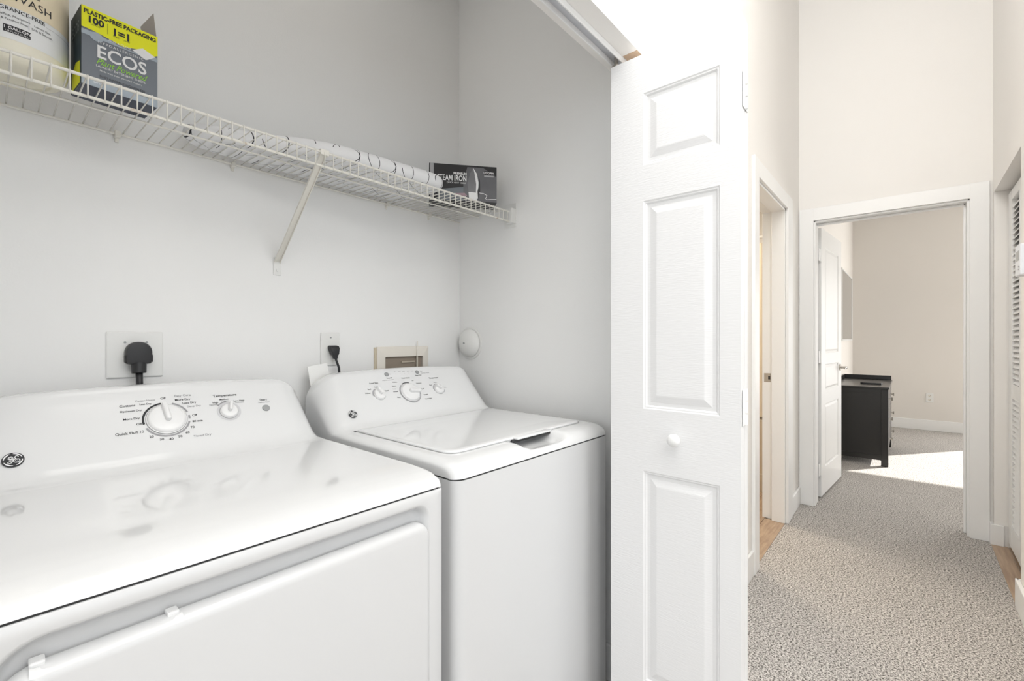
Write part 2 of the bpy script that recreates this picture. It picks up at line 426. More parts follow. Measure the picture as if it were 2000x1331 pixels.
# ------------------------------------------------------------------ panel doors
def panel_face(bm, W, Hh, rects, D, sgn, mtx, depth=.007, st=(.010, .020, .040)):
    """one moulded face in local (u,v,n); n = sgn*D/2 is the face. recess ring round every rect; returns inner rects"""
    us = sorted({0, W} | {r[0] for r in rects} | {r[1] for r in rects})
    vs_ = sorted({0, Hh} | {r[2] for r in rects} | {r[3] for r in rects})
    n0 = sgn*D/2
    def P(u, v, n): return mtx @ Vector((u, v, n))
    for i in range(len(us)-1):
        for j in range(len(vs_)-1):
            u0, u1, v0, v1 = us[i], us[i+1], vs_[j], vs_[j+1]
            if any(r[0]-1e-6 <= u0 and u1 <= r[1]+1e-6 and r[2]-1e-6 <= v0 and v1 <= r[3]+1e-6 for r in rects): continue
            poly(bm, [P(u0, v0, n0), P(u1, v0, n0), P(u1, v1, n0), P(u0, v1, n0)])
    for (a, b_, c, d) in rects:
        L = []
        for off, dn in ((0, 0), (.003, -.0025), (.006, -.0025), (st[0], -depth), (st[1], -depth)):
            n = n0+sgn*dn
            L.append([P(a+off, c+off, n), P(b_-off, c+off, n), P(b_-off, d-off, n), P(a+off, d-off, n)])
        loft(bm, L, False, True)
def slab_sides(bm, W, Hh, D, mtx):
    def P(u, v, n): return mtx @ Vector((u, v, n))
    h = D/2
    for q in (((0, 0), (W, 0)), ((W, 0), (W, Hh)), ((W, Hh), (0, Hh)), ((0, Hh), (0, 0))):
        (a, b_), (c, d) = q
        poly(bm, [P(a, b_, -h), P(c, d, -h), P(c, d, h), P(a, b_, h)])
def raised(bm, rect, n0, sgn, mtx, depth=.007, st=(.010, .020, .040)):
    a, b_, c, d = rect
    def P(u, v, n): return mtx @ Vector((u, v, n))
    L = []
    for off, dn in ((st[1]-.001, -depth+.0002), (st[2]-.003, -.0016), (st[2], -.0012), (st[2]+.001, -.0012)):
        n = n0+sgn*dn
        L.append([P(a+off, c+off, n), P(b_-off, c+off, n), P(b_-off, d-off, n), P(a+off, d-off, n)])
    loft(bm, L, False, True)
def door_leaf(name, W, Hh, D, rects, mtx, parent, m=M_door, st=(.010, .020, .040), faces=(1, -1)):
    bm = NB(); slab_sides(bm, W, Hh, D, mtx)
    for s in (1, -1):
        if s in faces: panel_face(bm, W, Hh, rects, D, s, mtx, st=st)
        else: panel_face(bm, W, Hh, [], D, s, mtx)
    bmesh.ops.remove_doubles(bm, verts=bm.verts, dist=1e-5)
    leaf = obj(name, bm, m, parent)
    for s in faces:
        for r in rects:
            b2 = NB(); raised(b2, r, s*D/2, s, mtx, st=st)
            me = bpy.data.meshes.new('raised_panel'); bmesh.ops.recalc_face_normals(b2, faces=b2.faces)
            # open patch: make normals face outwards
            out = (mtx.to_3x3() @ Vector((0, 0, s)))
            if sum((f.normal.dot(out) for f in b2.faces)) < 0: bmesh.ops.reverse_faces(b2, faces=b2.faces)
            b2.to_mesh(me); b2.free(); me.materials.append(m)
            o = bpy.data.objects.new('raised_panel', me); C.objects.link(o); o.parent = leaf
            me.transform(parent_mat(leaf).inverted())
    return leaf

# bifold closet door, folded open: two leaves seen edge on / face on
XB = 1.213; DT = .031
YA0, YA1 = .309, .664
bif = sempty('door_1', (XB, .66, 0), 'white two-leaf bifold closet door folded open beside the washer')
zb, zt = .014, 1.984
prects = [(.049, .254, .215-zb, .81-zb), (.049, .254, .985-zb, 1.569-zb), (.049, .254, 1.67-zb, 1.873-zb)]
# local u runs along +Y from the fold edge, v is up, n points to -X
m1 = frame_mtx((XB+DT/2, YA1, zb), (0, -1, 0), (0, 0, 1))
W1 = YA1-YA0
rects1 = [(W1-r[1], W1-r[0], r[2], r[3]) for r in prects]
leaf1 = door_leaf('door_leaf', W1, zt-zb, DT, rects1, m1, bif)
leaf1['label'] = 'front leaf facing the washer'
m2 = frame_mtx((XB+DT*1.5+.002, YA1, zb), (0, -1, 0), (0, 0, 1))
leaf2 = door_leaf('door_leaf', W1, zt-zb, DT, rects1, m2, bif)
leaf2['label'] = 'rear leaf folded behind the front one'
# pin guide between the door top and the track
b = NB(); cyl(b, (XB+DT/2, .655, zt-.005), (XB+DT/2, .655, HD-.004), .006, n=12); cyl(b, (XB+DT/2, .655, zt), (XB+DT/2, .655, zt+.006), .014, n=16); obj('pivot_pin', b, M_metal, leaf1)
# knob
b = NB(); km = frame_mtx((XB, .467, .912), (0, 1, 0), (0, 0, 1)); km = frame_mtx((XB, .467, .912), (0, 0, 1), (0, 1, 0))
lathe(b, [(.0, .0), (.0075, .0), (.0075, .010), (.011, .014), (.0165, .020), (.0175, .026), (.015, .032), (.008, .0355), (0, .0365)], km, 28)
kn = obj('door_knob', b, M_trim, leaf1, smooth=True)
for z in (1.80, 1.01, .25):
    b = NB(); y = YA0-.001
    box(b, XB+.008, XB+DT, y-.0022, y, z-.045, z+.045, .001, 1); box(b, XB+DT+.002, XB+2*DT-.008, y-.0022, y, z-.045, z+.045, .001, 1)
    hg = obj('hinge', b, M_trim, bif)
    for k in range(3):
        b = NB(); cyl(b, (XB+DT+.001, y-.003, z-.044+.031*k), (XB+DT+.001, y-.003, z-.044+.031*k+.026), .0042, n=12); obj('knuckle', b, M_trim, hg)
    for k in (-.028, 0, .028):
        for xs_ in (XB+.018, XB+2*DT-.016):
            b = NB(); cyl(b, (xs_, y-.003, z+k), (xs_, y-.001, z+k), .0024, n=8); obj('screw_head', b, M_trim, hg)

# bedroom door leaf, swung into the bedroom
dr = sempty('door_2', (4.045, .496, 0), 'white panelled bedroom door standing open against the left wall')
hin = Vector((4.045, .482, .015)); fre = Vector((4.765, .426, .015)); L2 = (fre-hin).length
dm = frame_mtx(hin + Vector((.0, .018, 0)), (fre-hin), (0, 0, 1))
Hd = 1.99
st2 = (.008, .014, .030)
rect2 = [(.13, L2-.12, .20, .675), (.13, L2-.12, .775, .975), (.13, L2-.12, 1.06, 1.86)]
leaf = door_leaf('door_leaf', L2, Hd, .035, rect2, dm, dr, M_trim, st=st2)
for z in (.22, 1.05, 1.80):
    b = NB(); box(b, 3.972, 4.044, .488, .4915, z-.045, z+.045, .001, 1); cyl(b, (4.040, .486, z-.045), (4.040, .486, z+.045), .006, n=12); obj('hinge', b, M_trim, dr)
b = NB()
hm = dm @ Matrix.Translation((L2-.06, .93, .0175))
def HP(x, y, z): return hm @ Vector((x, y, z))
cyl(b, HP(0, 0, 0), HP(0, 0, .007), .027, n=24); cyl(b, HP(0, 0, .006), HP(0, 0, .05), .009, n=14)
tube(b, [HP(0, 0, .046), HP(-.02, .001, .05), HP(-.06, .004, .05), HP(-.10, -.004, .048)], [.009, .009, .0075, .006], 12)
obj('lever_handle', b, M_metal, dr, angle=50)
b = NB(); q = dm @ Matrix.Translation((L2, .93, 0)); 
box(b, -.001, .0015, -.05, .05, -.011, .011); bmesh.ops.transform(b, matrix=q, verts=b.verts); obj('latch_plate', b, M_metal, dr)

# strike plate on bathroom jamb
b = NB(); box(b, BX1-.0165, BX1-.0135, .680, .718, .898, .956, .001, 1); sp = obj('strike_plate', b, M_metal)
tag(sp, 'square metal strike plate on the bathroom door jamb', 'strike plate')
b = NB(); box(b, BX1-.0175, BX1-.0160, .682, .694, .916, .938); obj('latch_hole', b, M_slot, sp)

# louvred closet door in the right wall
lv = sempty('door_3', (3.785, -.44, 0), 'white louvred closet door in the right-hand hall wall')
yd0, yd1 = -.458, -.430
for k, (xa, xb) in enumerate(((3.40, 3.785), (2.985, 3.37+.025))):
    b = NB()
    box(b, xb-.10 if k == 0 else xb-.09, xb, yd0, yd1, .03, 2.0, .002, 1); box(b, xa, xa+.055, yd0, yd1, .03, 2.0, .002, 1)
    x1 = xb-.10 if k == 0 else xb-.09
    for z0, z1 in ((.03, .155), (.855, .935), (1.945, 2.0)): box(b, xa+.055, x1, yd0+.001, yd1-.001, z0, z1)
    obj('door_frame', b, M_trim, lv)
    # slats: first built, rest copied
    sb = NB(); hw = .016
    Xa, Xb = xa+.053, x1+.002
    loft(sb, [[Vector((x, yd0+.004, -.012)), Vector((x, yd0+.007, -.0145)), Vector((x, yd1-.003, .0115)), Vector((x, yd1-.006, .014))][::1] for x in (Xa, Xb)])
    sme = None
    zz = [ .170+.0292*i for i in range(24)] + [.950+.0292*i for i in range(34)]
    # louvre pitch: the outer edge (hall side) hangs lower
    for z in zz:
        if sme is None:
            bmesh.ops.transform(sb, matrix=Matrix.Scale(-1, 4, (0, 0, 1)), verts=sb.verts)
            o = obj('slat', sb, M_trim, lv); sme = o.data
        else:
            o = bpy.data.objects.new('slat', sme); C.objects.link(o); o.parent = lv
        o.location = (0, 0, z)

# thermostat and switch on the near right wall
b = NB(); box(b, 2.715, 2.83, YR, YR+.034, 1.44, 1.565, .004, 2); th = tag(obj('thermostat', b, M_thermo), 'pale blue-white thermostat with grey display on right wall edge', 'thermostat')
b = NB(); box(b, 2.828, 2.8312, YR+.010, YR+.026, 1.487, 1.53); box(b, 2.74, 2.80, YR+.033, YR+.0348, 1.50, 1.54); obj('display', b, M_lcd, th)
b = NB(); box(b, 2.728, 2.738, YR+.033, YR+.037, 1.47, 1.475); box(b, 2.728, 2.738, YR+.033, YR+.037, 1.46, 1.465); obj('button', b, M_ink2, th)
b = NB(); box(b, 2.665, 2.735, YR, YR+.006, 1.10, 1.215, .002, 1); sw = tag(obj('light_switch', b, M_plate), 'white light switch plate below the thermostat', 'switch')
b = NB(); box(b, 2.692, 2.708, YR+.005, YR+.012, 1.145, 1.17, .002, 1); obj('toggle', b, M_plate, sw)

# ------------------------------------------------------------------ appliances
TH = math.radians(52)
def make_machine(name, label, cat, x0, x1, zs, zd, kind):
    """x0..x1 width, zs seam height, zd deck height"""
    t = thing(name, label, cat, ((x0+x1)/2, 1.1, 0))
    yf = .755; ybk = 1.475
    cR = .028 if kind == 'washer' else .006       # plan radius of the cabinet corners
    yh0 = 1.28
    def sec(x, j, npr):
        pass
    # centre profile: list of (y, z, console?)
    fz = [(yf, zs+.004), (yf+.001, zs+.010), (yf+.006, zs+.019), (yf+.015, zd-.0115), (yf+.030, zd-.0055), (yf+.05, zd-.0025), (yf+.08, zd-.0008), (yf+.11, zd)]
    flat = [(y, zd) for y in [.885, .90, .93, .98, 1.05, 1.12, 1.18, 1.22, 1.245]]
    c, s = math.cos(TH), math.sin(TH)
    xc = (x0+x1)/2
    def profile(x):
        tt = min(x-x0, x1-x); half = (x1-x0)/2
        R = .088
        g = 1-math.sqrt(max(0, 1-(1-min(tt, R)/R)**2)) if tt < R else 0
        arch = .013*(1-((x-xc)/half)**2) if half else 0
        stop = .200+arch
        pts = []
        # plan rounding at the front
        yo = 0
        if tt < cR: yo = cR-math.sqrt(max(0, cR*cR-(cR-tt)**2))
        dz = 0
        eR = .030 if kind == 'washer' else .008
        if tt < eR: dz = (eR-math.sqrt(max(0, eR*eR-(eR-tt)**2)))*(.55 if kind == 'washer' else .7)
        for y, z in fz:
            zz = z-dz*(z-zs)/(zd-zs)
            y2 = y+yo*max(0, 1-(y-yf)/.1)
            # hand scoop in the washer front
            if kind == 'washer':
                u = (x-1.045)/.085
                if abs(u) < 1.25:
                    k = max(0, min(1, (1.25-abs(u))/.45)); k = k*k*(3-2*k)
                    v = max(0, min(1, (y-(yf+.004))/.03)); v = v*v*(3-2*v)
                    zz -= .026*k*v
            pts.append((y2, zz))
        for y, z in flat:
            zz = z-dz
            if kind == 'washer' and y < .95:
                u = (x-1.045)/.085
                if abs(u) < 1.25:
                    k = max(0, min(1, (1.25-abs(u))/.45)); k = k*k*(3-2*k)
                    v = max(0, min(1, (.90-y)/.02)); zz -= .026*k*v
            pts.append((y, zz))
        # console
        dl = .058*g; hs = 1-.50*g
        # fillet at the foot then the face at 52 degrees
        cons = []
        for a in (0, .25, .5, .75, 1):
            # quadratic bezier from (yh0-.028,0) via (yh0,0) to face point s=.028
            p0 = (yh0-.030, 0); p1 = (yh0, 0); p2 = (yh0+.030*c, .030*s)
            cons.append(((1-a)**2*p0[0]+2*a*(1-a)*p1[0]+a*a*p2[0], a*a*p2[1]))
        for q in (.05, .075, .10, .125, .15, .175, stop-.012):
            cons.append((yh0+q*c, q*s))
        yt, zt_ = yh0+stop*c, stop*s
        cons += [(yt-.003, zt_-.002+.001), (yt+.004, zt_+.0035), (yt+.014, zt_+.0055), (yt+.03, zt_+.0055), (ybk-.012, zt_+.0045), (ybk-.003, zt_+.001), (ybk, zt_-.006)]
        for y, hgt in cons:
            k = 1 if y < yt-.01 else max(0, (ybk-y)/(ybk-yt+.01))
            pts.append((y+dl*(k if y > yh0-.02 else 0)+ (0 if k == 1 else .012*g), zd-dz*max(0, 1-hgt/.05)+hgt*hs))
        pts.append((ybk+.012*g, zd+.02-dz)); pts.append((ybk, zs+.004))
        return pts
    xs = []
    e = [0, .0008, .002, .004, .007, .011, .016, .023, .032, .043, .056, .070, .088]
    xs = [x0+q for q in e]
    nmid = 34
    for i in range(1, nmid): xs.append(x0+.088+(x1-x0-.176)*i/nmid)
    xs += [x1-q for q in reversed(e)]
    bm = NB(); rows = []
    for x in xs: rows.append([bm.verts.new((x, y, z)) for y, z in profile(x)])
    for i in range(len(rows)-1):
        for j in range(len(rows[0])-1):
            bm.faces.new((rows[i][j], rows[i+1][j], rows[i+1][j+1], rows[i][j+1]))
    for row in (rows[0], rows[-1]):
        # side wall, in strips down to the seam
        low = [bm.verts.new((v.co.x, v.co.y, zs+.004)) for v in row]
        for j in range(len(row)-1):
            try: bm.faces.new((row[j], row[j+1], low[j+1], low[j]))
            except ValueError: pass
    bmesh.ops.remove_doubles(bm, verts=bm.verts, dist=1e-5)
    top = obj('top_panel', bm, M_enamel, t, angle=48)
    top.data.set_sharp_from_angle(angle=math.radians(48))
    # dark filler put in for the shade of the gap under the top
    b = NB(); loft(b, [[Vector((x, y, z)) for x, y in rrect(x0+.003, x1-.003, yf+.003, ybk, [cR+.002, cR+.002, .004, .004])] for z in (zs-.01, zs+.006)])
    obj('seam_gap_fill', b, M_seam, t)
    # cabinet
    b = NB(); outl = rrect(x0, x1, yf, ybk, [cR, cR, .006, .006], 8)
    if kind == 'washer':
        loft(b, [[Vector((x, y, z)) for x, y in outl] for z in (.02, zs)])
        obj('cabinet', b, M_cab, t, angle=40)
    else:
        # cabinet with a recess in the front panel for the door
        ya = yf+.034
        loft(b, [[Vector((x, y, z)) for x, y in rrect(x0, x1, ya, ybk, [.001, .001, .006, .006], 8)] for z in (.02, zs)])
        rx0, rx1, rz0, rz1 = x0+.034, .609, .14, .841
        inner = rrect(rx0, rx1, rz0, rz1, [.04, .03, .032, .058], 8)
        o2 = rrect(x0, x1, .02, zs, .0015, 8)
        loops = []
        # outer edge back -> outer edge front -> rim -> recess wall -> recess floor
        loops.append([Vector((x, ya, z)) for x, z in o2])
        loops.append([Vector((x, yf+.0015, z)) for x, z in o2])
        loops.append([Vector((x, yf, z)) for x, z in rrect(x0+.0015, x1-.0015, .0215, zs-.0015, .0015, 8)])
        for off, dp in ((0, 0), (.002, .0006), (.005, .003), (.009, .010), (.012, .020), (.016, .026), (.022, .028)):
            loops.append([Vector((x, yf+dp, z)) for x, z in rrect(rx0+off, rx1-off, rz0+off, rz1-off, [.04-off*.8, .03-off*.8, .032-off*.8, .058-off*.8], 8)])
        loft(b, loops, False, True)
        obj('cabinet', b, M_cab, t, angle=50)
        # door
        dx0, dx1, dz0, dz1 = rx0+.003, .6075, .145, .801
        b = NB(); loops = []
        for off, dp in ((.012, .027), (.002, .024), (0, .018), (0, .006), (.0015, .001), (.005, -.0035), (.010, -.006), (.016, -.0065)):
            loops.append([Vector((x, yf+dp, z)) for x, z in rrect(dx0+off, dx1-off, dz0+off, dz1-off, [.036-off*.8, .03-off*.8, .03-off*.8, .054-off*.8], 10)])
        loft(b, loops, True, True)
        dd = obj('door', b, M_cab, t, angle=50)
        # finger pull: dark slot behind a lip
        b = NB()
        xa, xb_ = .046, .164
        box(b, xa-.004, xb_+.004, yf-.0035, yf+.002, .7925, .7932)
        obj('pull_slot', b, M_seam, dd)
        b = NB(); pts = []
        for k in range(25):
            f = k/24; x = xa-.014+(xb_-xa+.028)*f
            zz = .8035-.0045*min(1, min(f, 1-f)/.10)
            pts.append((x, yf+.0045-.002*min(1, min(f, 1-f)/.10), zz))
        loft(b, [[Vector((x, yf-.0045, z-.0095)), Vector((x, yf-.001, z-.0015)), Vector((x, yf+.004, z-.0008)), Vector((x, yf+.0045, z-.006))] for x, y, z in pts]); obj('pull_handle', b, M_enamel, dd, angle=60)
        for x in (xa-.008, xb_+.004):
            b = NB(); box(b, x-.006, x+.008, yf+.006, yf+.024, .799, .8058, .002, 2); obj('door_catch', b, M_plastic, dd)
    # feet
    for fx in (x0+.05, x1-.05):
        for fy in (yf+.05, ybk-.05):
            b = NB(); cyl(b, (fx, fy, 0), (fx, fy, .022), .02, n=12); obj('foot', b, M_black, t)
    return t

DX0, DX1 = -.045, .641
WX0, WX1 = .684, 1.366
dryer = make_machine('clothes_dryer', 'white front-door clothes dryer at left, rear control console with one large dial', 'dryer', DX0, DX1, .861, .895, 'dryer')
washer = make_machine('washing_machine', 'white top-loading washing machine between the dryer and the closet wall', 'washing machine', WX0, WX1, .861, .901, 'washer')
# washer lid
b = NB(); zl = .901
lid = []
lx0, lx1, ly0, ly1 = .733, 1.318, .832, 1.258
for off, z in ((.003, zl-.006), (0, zl-.001), (0, zl+.003), (.0015, zl+.0052), (.004, zl+.006), (.02, zl+.0062), (.08, zl+.0045)):
    lid.append([Vector((x, y, z)) for x, y in rrect(lx0+off, lx1-off, ly0+off, ly1-off, [max(.04-off, .002), max(.03-off, .002), .008, .008], 8)])
loft(b, lid, True, True)
ld = obj('lid', b, M_enamel, washer, angle=50)
b = NB(); box(b, .965, 1.125, .815, .86, zl-.0005, zl+.0055, .0022, 2); obj('lid_lip', b, M_enamel, ld, angle=50)
b = NB(); box(b, .955, 1.134, .828, .85, zl-.010, zl-.0008); obj('lid_gap_shade', b, M_seam, ld)  # dark strip added for the shade under the lid lip
b = NB(); 
o1 = rrect(lx0-.0016, lx1+.0016, ly0-.0016, ly1+.0016, [.041, .031, .009, .009], 8)
i1 = rrect(lx0+.001, lx1-.001, ly0+.001, ly1-.001, [.039, .029, .007, .007], 8)
loft(b, [[Vector((x, y, zl+.0006)) for x, y in o1], [Vector((x, y, zl+.0006)) for x, y in i1]], False, False)
obj('lid_groove', b, mat('groove_grey', (.30, .30, .30), .7), washer)
b = NB(); cyl(b, (.7275, 1.2555, zl-.002), (.7275, 1.2555, zl+.0014), .0042, n=12); obj('hinge_pin', b, M_ink, washer)

def console(root, z0, prints_dark, prints_grey, dials, buttons, arcs, logo):
    def F(x, s_, n=0.0008):
        return frame_mtx((x, 1.28+s_*math.cos(TH)-n*math.sin(TH), z0+s_*math.sin(TH)+n*math.cos(TH)), (1, 0, 0), (0, math.cos(TH), math.sin(TH)))
    pan = NB()
    for nm, lst, m in (('control_lettering', prints_dark, M_ink), ('grey_lettering', prints_grey, M_ink2)):
        b = NB()
        for (s, x, q, size, al) in lst: text_bm(b, s, size, F(x, q), al, heavy=.00008)
        obj(nm, b, m, root)['kind'] = 'stuff'
    for (x, q, r0, r1, a0, a1, m) in arcs:
        b = NB(); n = max(4, int(abs(a1-a0)/6)); mt = F(x, q)
        for k in range(n):
            u0 = math.radians(a0+(a1-a0)*k/n); u1 = math.radians(a0+(a1-a0)*(k+1)/n)
            poly(b, [mt @ Vector((r*math.cos(u), r*math.sin(u), 0)) for r, u in ((r0, u0), (r1, u0), (r1, u1), (r0, u1))])
        obj('dial_mark', b, m, root)
    for (x, q, r, hgt, ang, gw) in dials:
        mt = F(x, q, 0); b = NB()
        lathe(b, [(r*1.04, 0), (r*1.04, .0025), (r, .003), (r*.985, hgt*.55), (r*.93, hgt*.85), (r*.84, hgt), (r*.5, hgt+.0008), (0, hgt+.001)], mt, 48)
        d = obj('dial', b, M_knob, root, angle=35)
        b = NB(); g = mt @ Matrix.Rotation(math.radians(ang), 4, 'Z')
        loops = []
        for z, k, ln in ((hgt-.003, 1.0, 1.0), (hgt+.008, .88, .985), (hgt+.0115, .7, .97), (hgt+.0125, .45, .94)):
            loops.append([g @ Vector((xx, yy, z)) for xx, yy in rrect(-r*.28*ln, r*1.0*ln, -gw*k, gw*k, gw*k*.95, 6)])
        loft(b, loops, True, True); obj('grip', b, M_knob, d, angle=45)
        # thin shadow gap ring round the foot of the dial
        b = NB(); n = 48
        lp = [[mt @ Vector((rr*math.cos(2*PI*k/n), rr*math.sin(2*PI*k/n), .0006)) for k in range(n)] for rr in (r*1.035, r*1.075)]
        loft(b, lp, False, False); obj('dial_gap', b, M_ink2, root)
    for (x, q, r) in buttons:
        b = NB(); lathe(b, [(r, 0), (r, .0018), (r*.93, .003), (0, .0033)], F(x, q, 0), 28); obj('push_button', b, M_btn, root, angle=40)
    # oval-free round emblem with script initials
    lx, lq, lr = logo; mt = F(lx, lq, .0012)
    b = NB(); lathe(b, [(lr, 0), (lr, .0012), (lr*.96, .0016), (0, .0016)], mt, 40); em = obj('emblem', b, M_ink, root)
    b = NB(); n = 40
    for a0 in (20, 110, 200, 290):
        for k in range(10):
            u0 = math.radians(a0+7*k); u1 = math.radians(a0+7*(k+1)); w0 = .10*math.sin(PI*k/10); w1 = .10*math.sin(PI*(k+1)/10)
            q4 = [mt @ Vector((lr*f*math.cos(u), lr*f*math.sin(u), .0022)) for f, u in ((.80-w0*.6, u0), (.86+w0*.3, u0), (.86+w1*.3, u1), (.80-w1*.6, u1))]
            poly(b, q4)
    def stroke(pts, r):
        tube(b, [mt @ Vector((lr*x_, lr*y_, .0022)) for x_, y_ in pts], r, 5)
    # G: loop with a descender, E: double bowl
    def arc(cx_, cy_, rx, ry, a0, a1, n_=12): return [(cx_+rx*math.cos(math.radians(a0+(a1-a0)*k/n_)), cy_+ry*math.sin(math.radians(a0+(a1-a0)*k/n_))) for k in range(n_+1)]
    stroke(arc(-.18, .22, .20, .22, 20, 330), lr*.045)
    stroke(arc(-.18, .22, .09, .11, 0, 360), lr*.03)
    stroke([(-.52, .26), (-.38, .14), (-.10, .08), (.0, .1)], lr*.04)
    stroke([(.0, .22), (.02, -.1), (-.12, -.42), (-.36, -.5), (-.46, -.38), (-.3, -.22), (.0, -.12), (.12, .02)], lr*.05)
    stroke(arc(.32, .28, .15, .22, 10, 290), lr*.045)
    stroke(arc(.32, -.18, .27, .26, 120, 420, 16), lr*.05)
    stroke(arc(.34, -.14, .12, .12, 40, 330, 10), lr*.035)
    obj('emblem_script', b, M_white, em)

T1, T2 = .0076, .0098
dd = [('Cottons', .217, .163, .0088, 'CENTER'), ('Optimum Dry', .242, .148, .0070, 'RIGHT'), ('Less Dry', .262, .164, .0064, 'RIGHT'),
      ('More Dry', .236, .127, .0074, 'RIGHT'), ('Off', .286, .176, .0080, 'CENTER'), ('Off', .238, .111, .0075, 'RIGHT'),
      ('Quick Fluff 10', .240, .090, .0090, 'RIGHT'), ('20', .252, .074, .0085, 'CENTER'), ('30', .270, .064, .0085, 'CENTER'), ('40', .288, .0615, .0085, 'CENTER'),
      ('50', .306, .065, .0085, 'CENTER'), ('60', .322, .073, .0085, 'CENTER'), ('70', .334, .086, .0085, 'CENTER'), ('80 min', .336, .102, .0080, 'LEFT'),
      ('Off', .338, .119, .0080, 'LEFT'), ('More Dry', .309, .168, .0080, 'LEFT'), ('Less Dry', .323, .157, .0082, 'LEFT'),
      ('Temperature', .420, .170, .0105, 'CENTER'), ('High', .401, .150, .0070, 'RIGHT'), ('Medium', .416, .158, .0066, 'CENTER'), ('Low Heat', .437, .150, .0066, 'LEFT'),
      ('Start', .511, .146, .0098, 'CENTER')]
dg = [('Easy Care', .309, .180, .0088, 'LEFT'), ('Damp Dry', .331, .146, .0070, 'LEFT'), ('Cotton Heavy', .270, .174, .0066, 'RIGHT'), ('Timed Dry', .332, .060, .0085, 'LEFT'),
      ('Normal', .399, .144, .0062, 'RIGHT'), ('Cottons', .418, .152, .0058, 'CENTER'), ('Delicates', .440, .1445, .0058, 'LEFT'), ('Push to Start', .511, .137, .0056, 'CENTER')]
R1 = .0455
da = [(.2865, .1165, R1-.0022, R1+.0022, 98, 190, M_ink), (.2865, .1165, R1-.002, R1+.002, 204, 344, M_ink2), (.2865, .1165, R1-.002, R1+.002, 354, 366, M_ink2), (.2865, .1165, R1-.002, R1+.002, 18, 70, M_ink2),
      (.421, .120, .0285, .0315, 95, 140, M_ink2), (.421, .120, .023, .028, 0, 360, M_ink3)]
console(dryer, .895, dd, dg, [(.2865, .1165, .0385, .010, 96, .0065), (.421, .120, .0205, .009, 75, .0048)], [(.512, .118, .0098)], da, (.0345, .0615, .0155))
wd = [('Load Size', .869, .163, .0088, 'CENTER'), ('Wash Cycles', 1.005, .174, .0070, 'CENTER'), ('Temperature', 1.130, .165, .0084, 'CENTER'),
      ('Small', .850, .140, .0066, 'RIGHT'), ('X-Small', .842, .125, .0062, 'RIGHT'), ('Large', .872, .147, .0062, 'CENTER'), ('Super', .899, .128, .0066, 'LEFT'),
      ('Off', 1.030, .161, .0064, 'CENTER'), ('Whites', .962, .160, .0064, 'RIGHT'), ('Colors', .952, .144, .0064, 'RIGHT'), ('Normal', .950, .121, .0064, 'RIGHT'), ('Rinse', .950, .097, .0064, 'RIGHT'),
      ('Delicates', 1.040, .147, .0064, 'LEFT'), ('Soak', 1.052, .121, .0064, 'LEFT'), ('Casuals', 1.050, .096, .0064, 'LEFT'), ('Speed Wash', 1.048, .078, .0060, 'LEFT'),
      ('Cold', 1.106, .134, .0060, 'RIGHT'), ('Warm', 1.127, .145, .0060, 'CENTER'), ('Hot', 1.160, .118, .0060, 'LEFT'),
      ('Deep Fill', .938, .179, .0062, 'CENTER'), ('Start', 1.082, .200, .0058, 'LEFT'), ('Deep Rinse', 1.066, .182, .0062, 'CENTER')]
wg = [('Press for extra water', .930, .171, .0054, 'CENTER'), ('Push Start / Pause', 1.082, .190, .0054, 'LEFT'), ('Fill', .971, .203, .0048, 'CENTER'), ('Wash', .990, .203, .0048, 'CENTER'), ('Rinse', 1.009, .203, .0048, 'CENTER'), ('Spin', 1.028, .203, .0048, 'CENTER'), ('Lock', 1.047, .203, .0048, 'CENTER'), ('Heavy', .945, .132, .0054, 'RIGHT'), ('On', .944, .195, .005, 'LEFT'),
      ('.', .971, .197, .012, 'CENTER'), ('.', .990, .197, .012, 'CENTER'), ('.', 1.009, .197, .012, 'CENTER'), ('.', 1.028, .197, .012, 'CENTER')]
wa = [(.998, .112, .0405, .0435, 72, 120, M_ink), (.998, .112, .0405, .0430, 126, 232, M_ink2), (.998, .112, .0405, .0430, 240, 360, M_ink2), (.874, .1165, .0235, .0258, 110, 190, M_ink2),
      (1.131, .113, .0235, .0258, 100, 190, M_ink2), (1.131, .113, .0235, .0258, 320, 350, M_ink2)]
console(washer, .901, wd, wg, [(.998, .112, .0365, .010, -8, .0075), (.874, .1165, .0205, .009, 108, .005), (1.131, .113, .0205, .009, 140, .005)], [(.933, .195, .0082), (1.067, .196, .0082)], wa, (.7535, .055, .0135))

# white card standing behind the washer console
b = NB(); cm = frame_mtx((.722, 1.502, 1.05), (1, .05, .11), (0, 0, 1))
box(b, -.034, .034, -.045, .050, -.001, .001, .0004, 1); bmesh.ops.rotate(b, cent=(0, 0, 0), matrix=Matrix.Rotation(0, 3, 'Z'), verts=b.verts)
bmesh.ops.transform(b, matrix=Matrix.Translation((.735, 1.493, 1.045)) @ Matrix.Rotation(math.radians(-8), 4, 'Y') @ Matrix.Rotation(PI/2-.05, 4, 'X'), verts=b.verts)
tag(obj('paper_card', b, M_paper), 'white paper card standing behind the washer console corner', 'card')

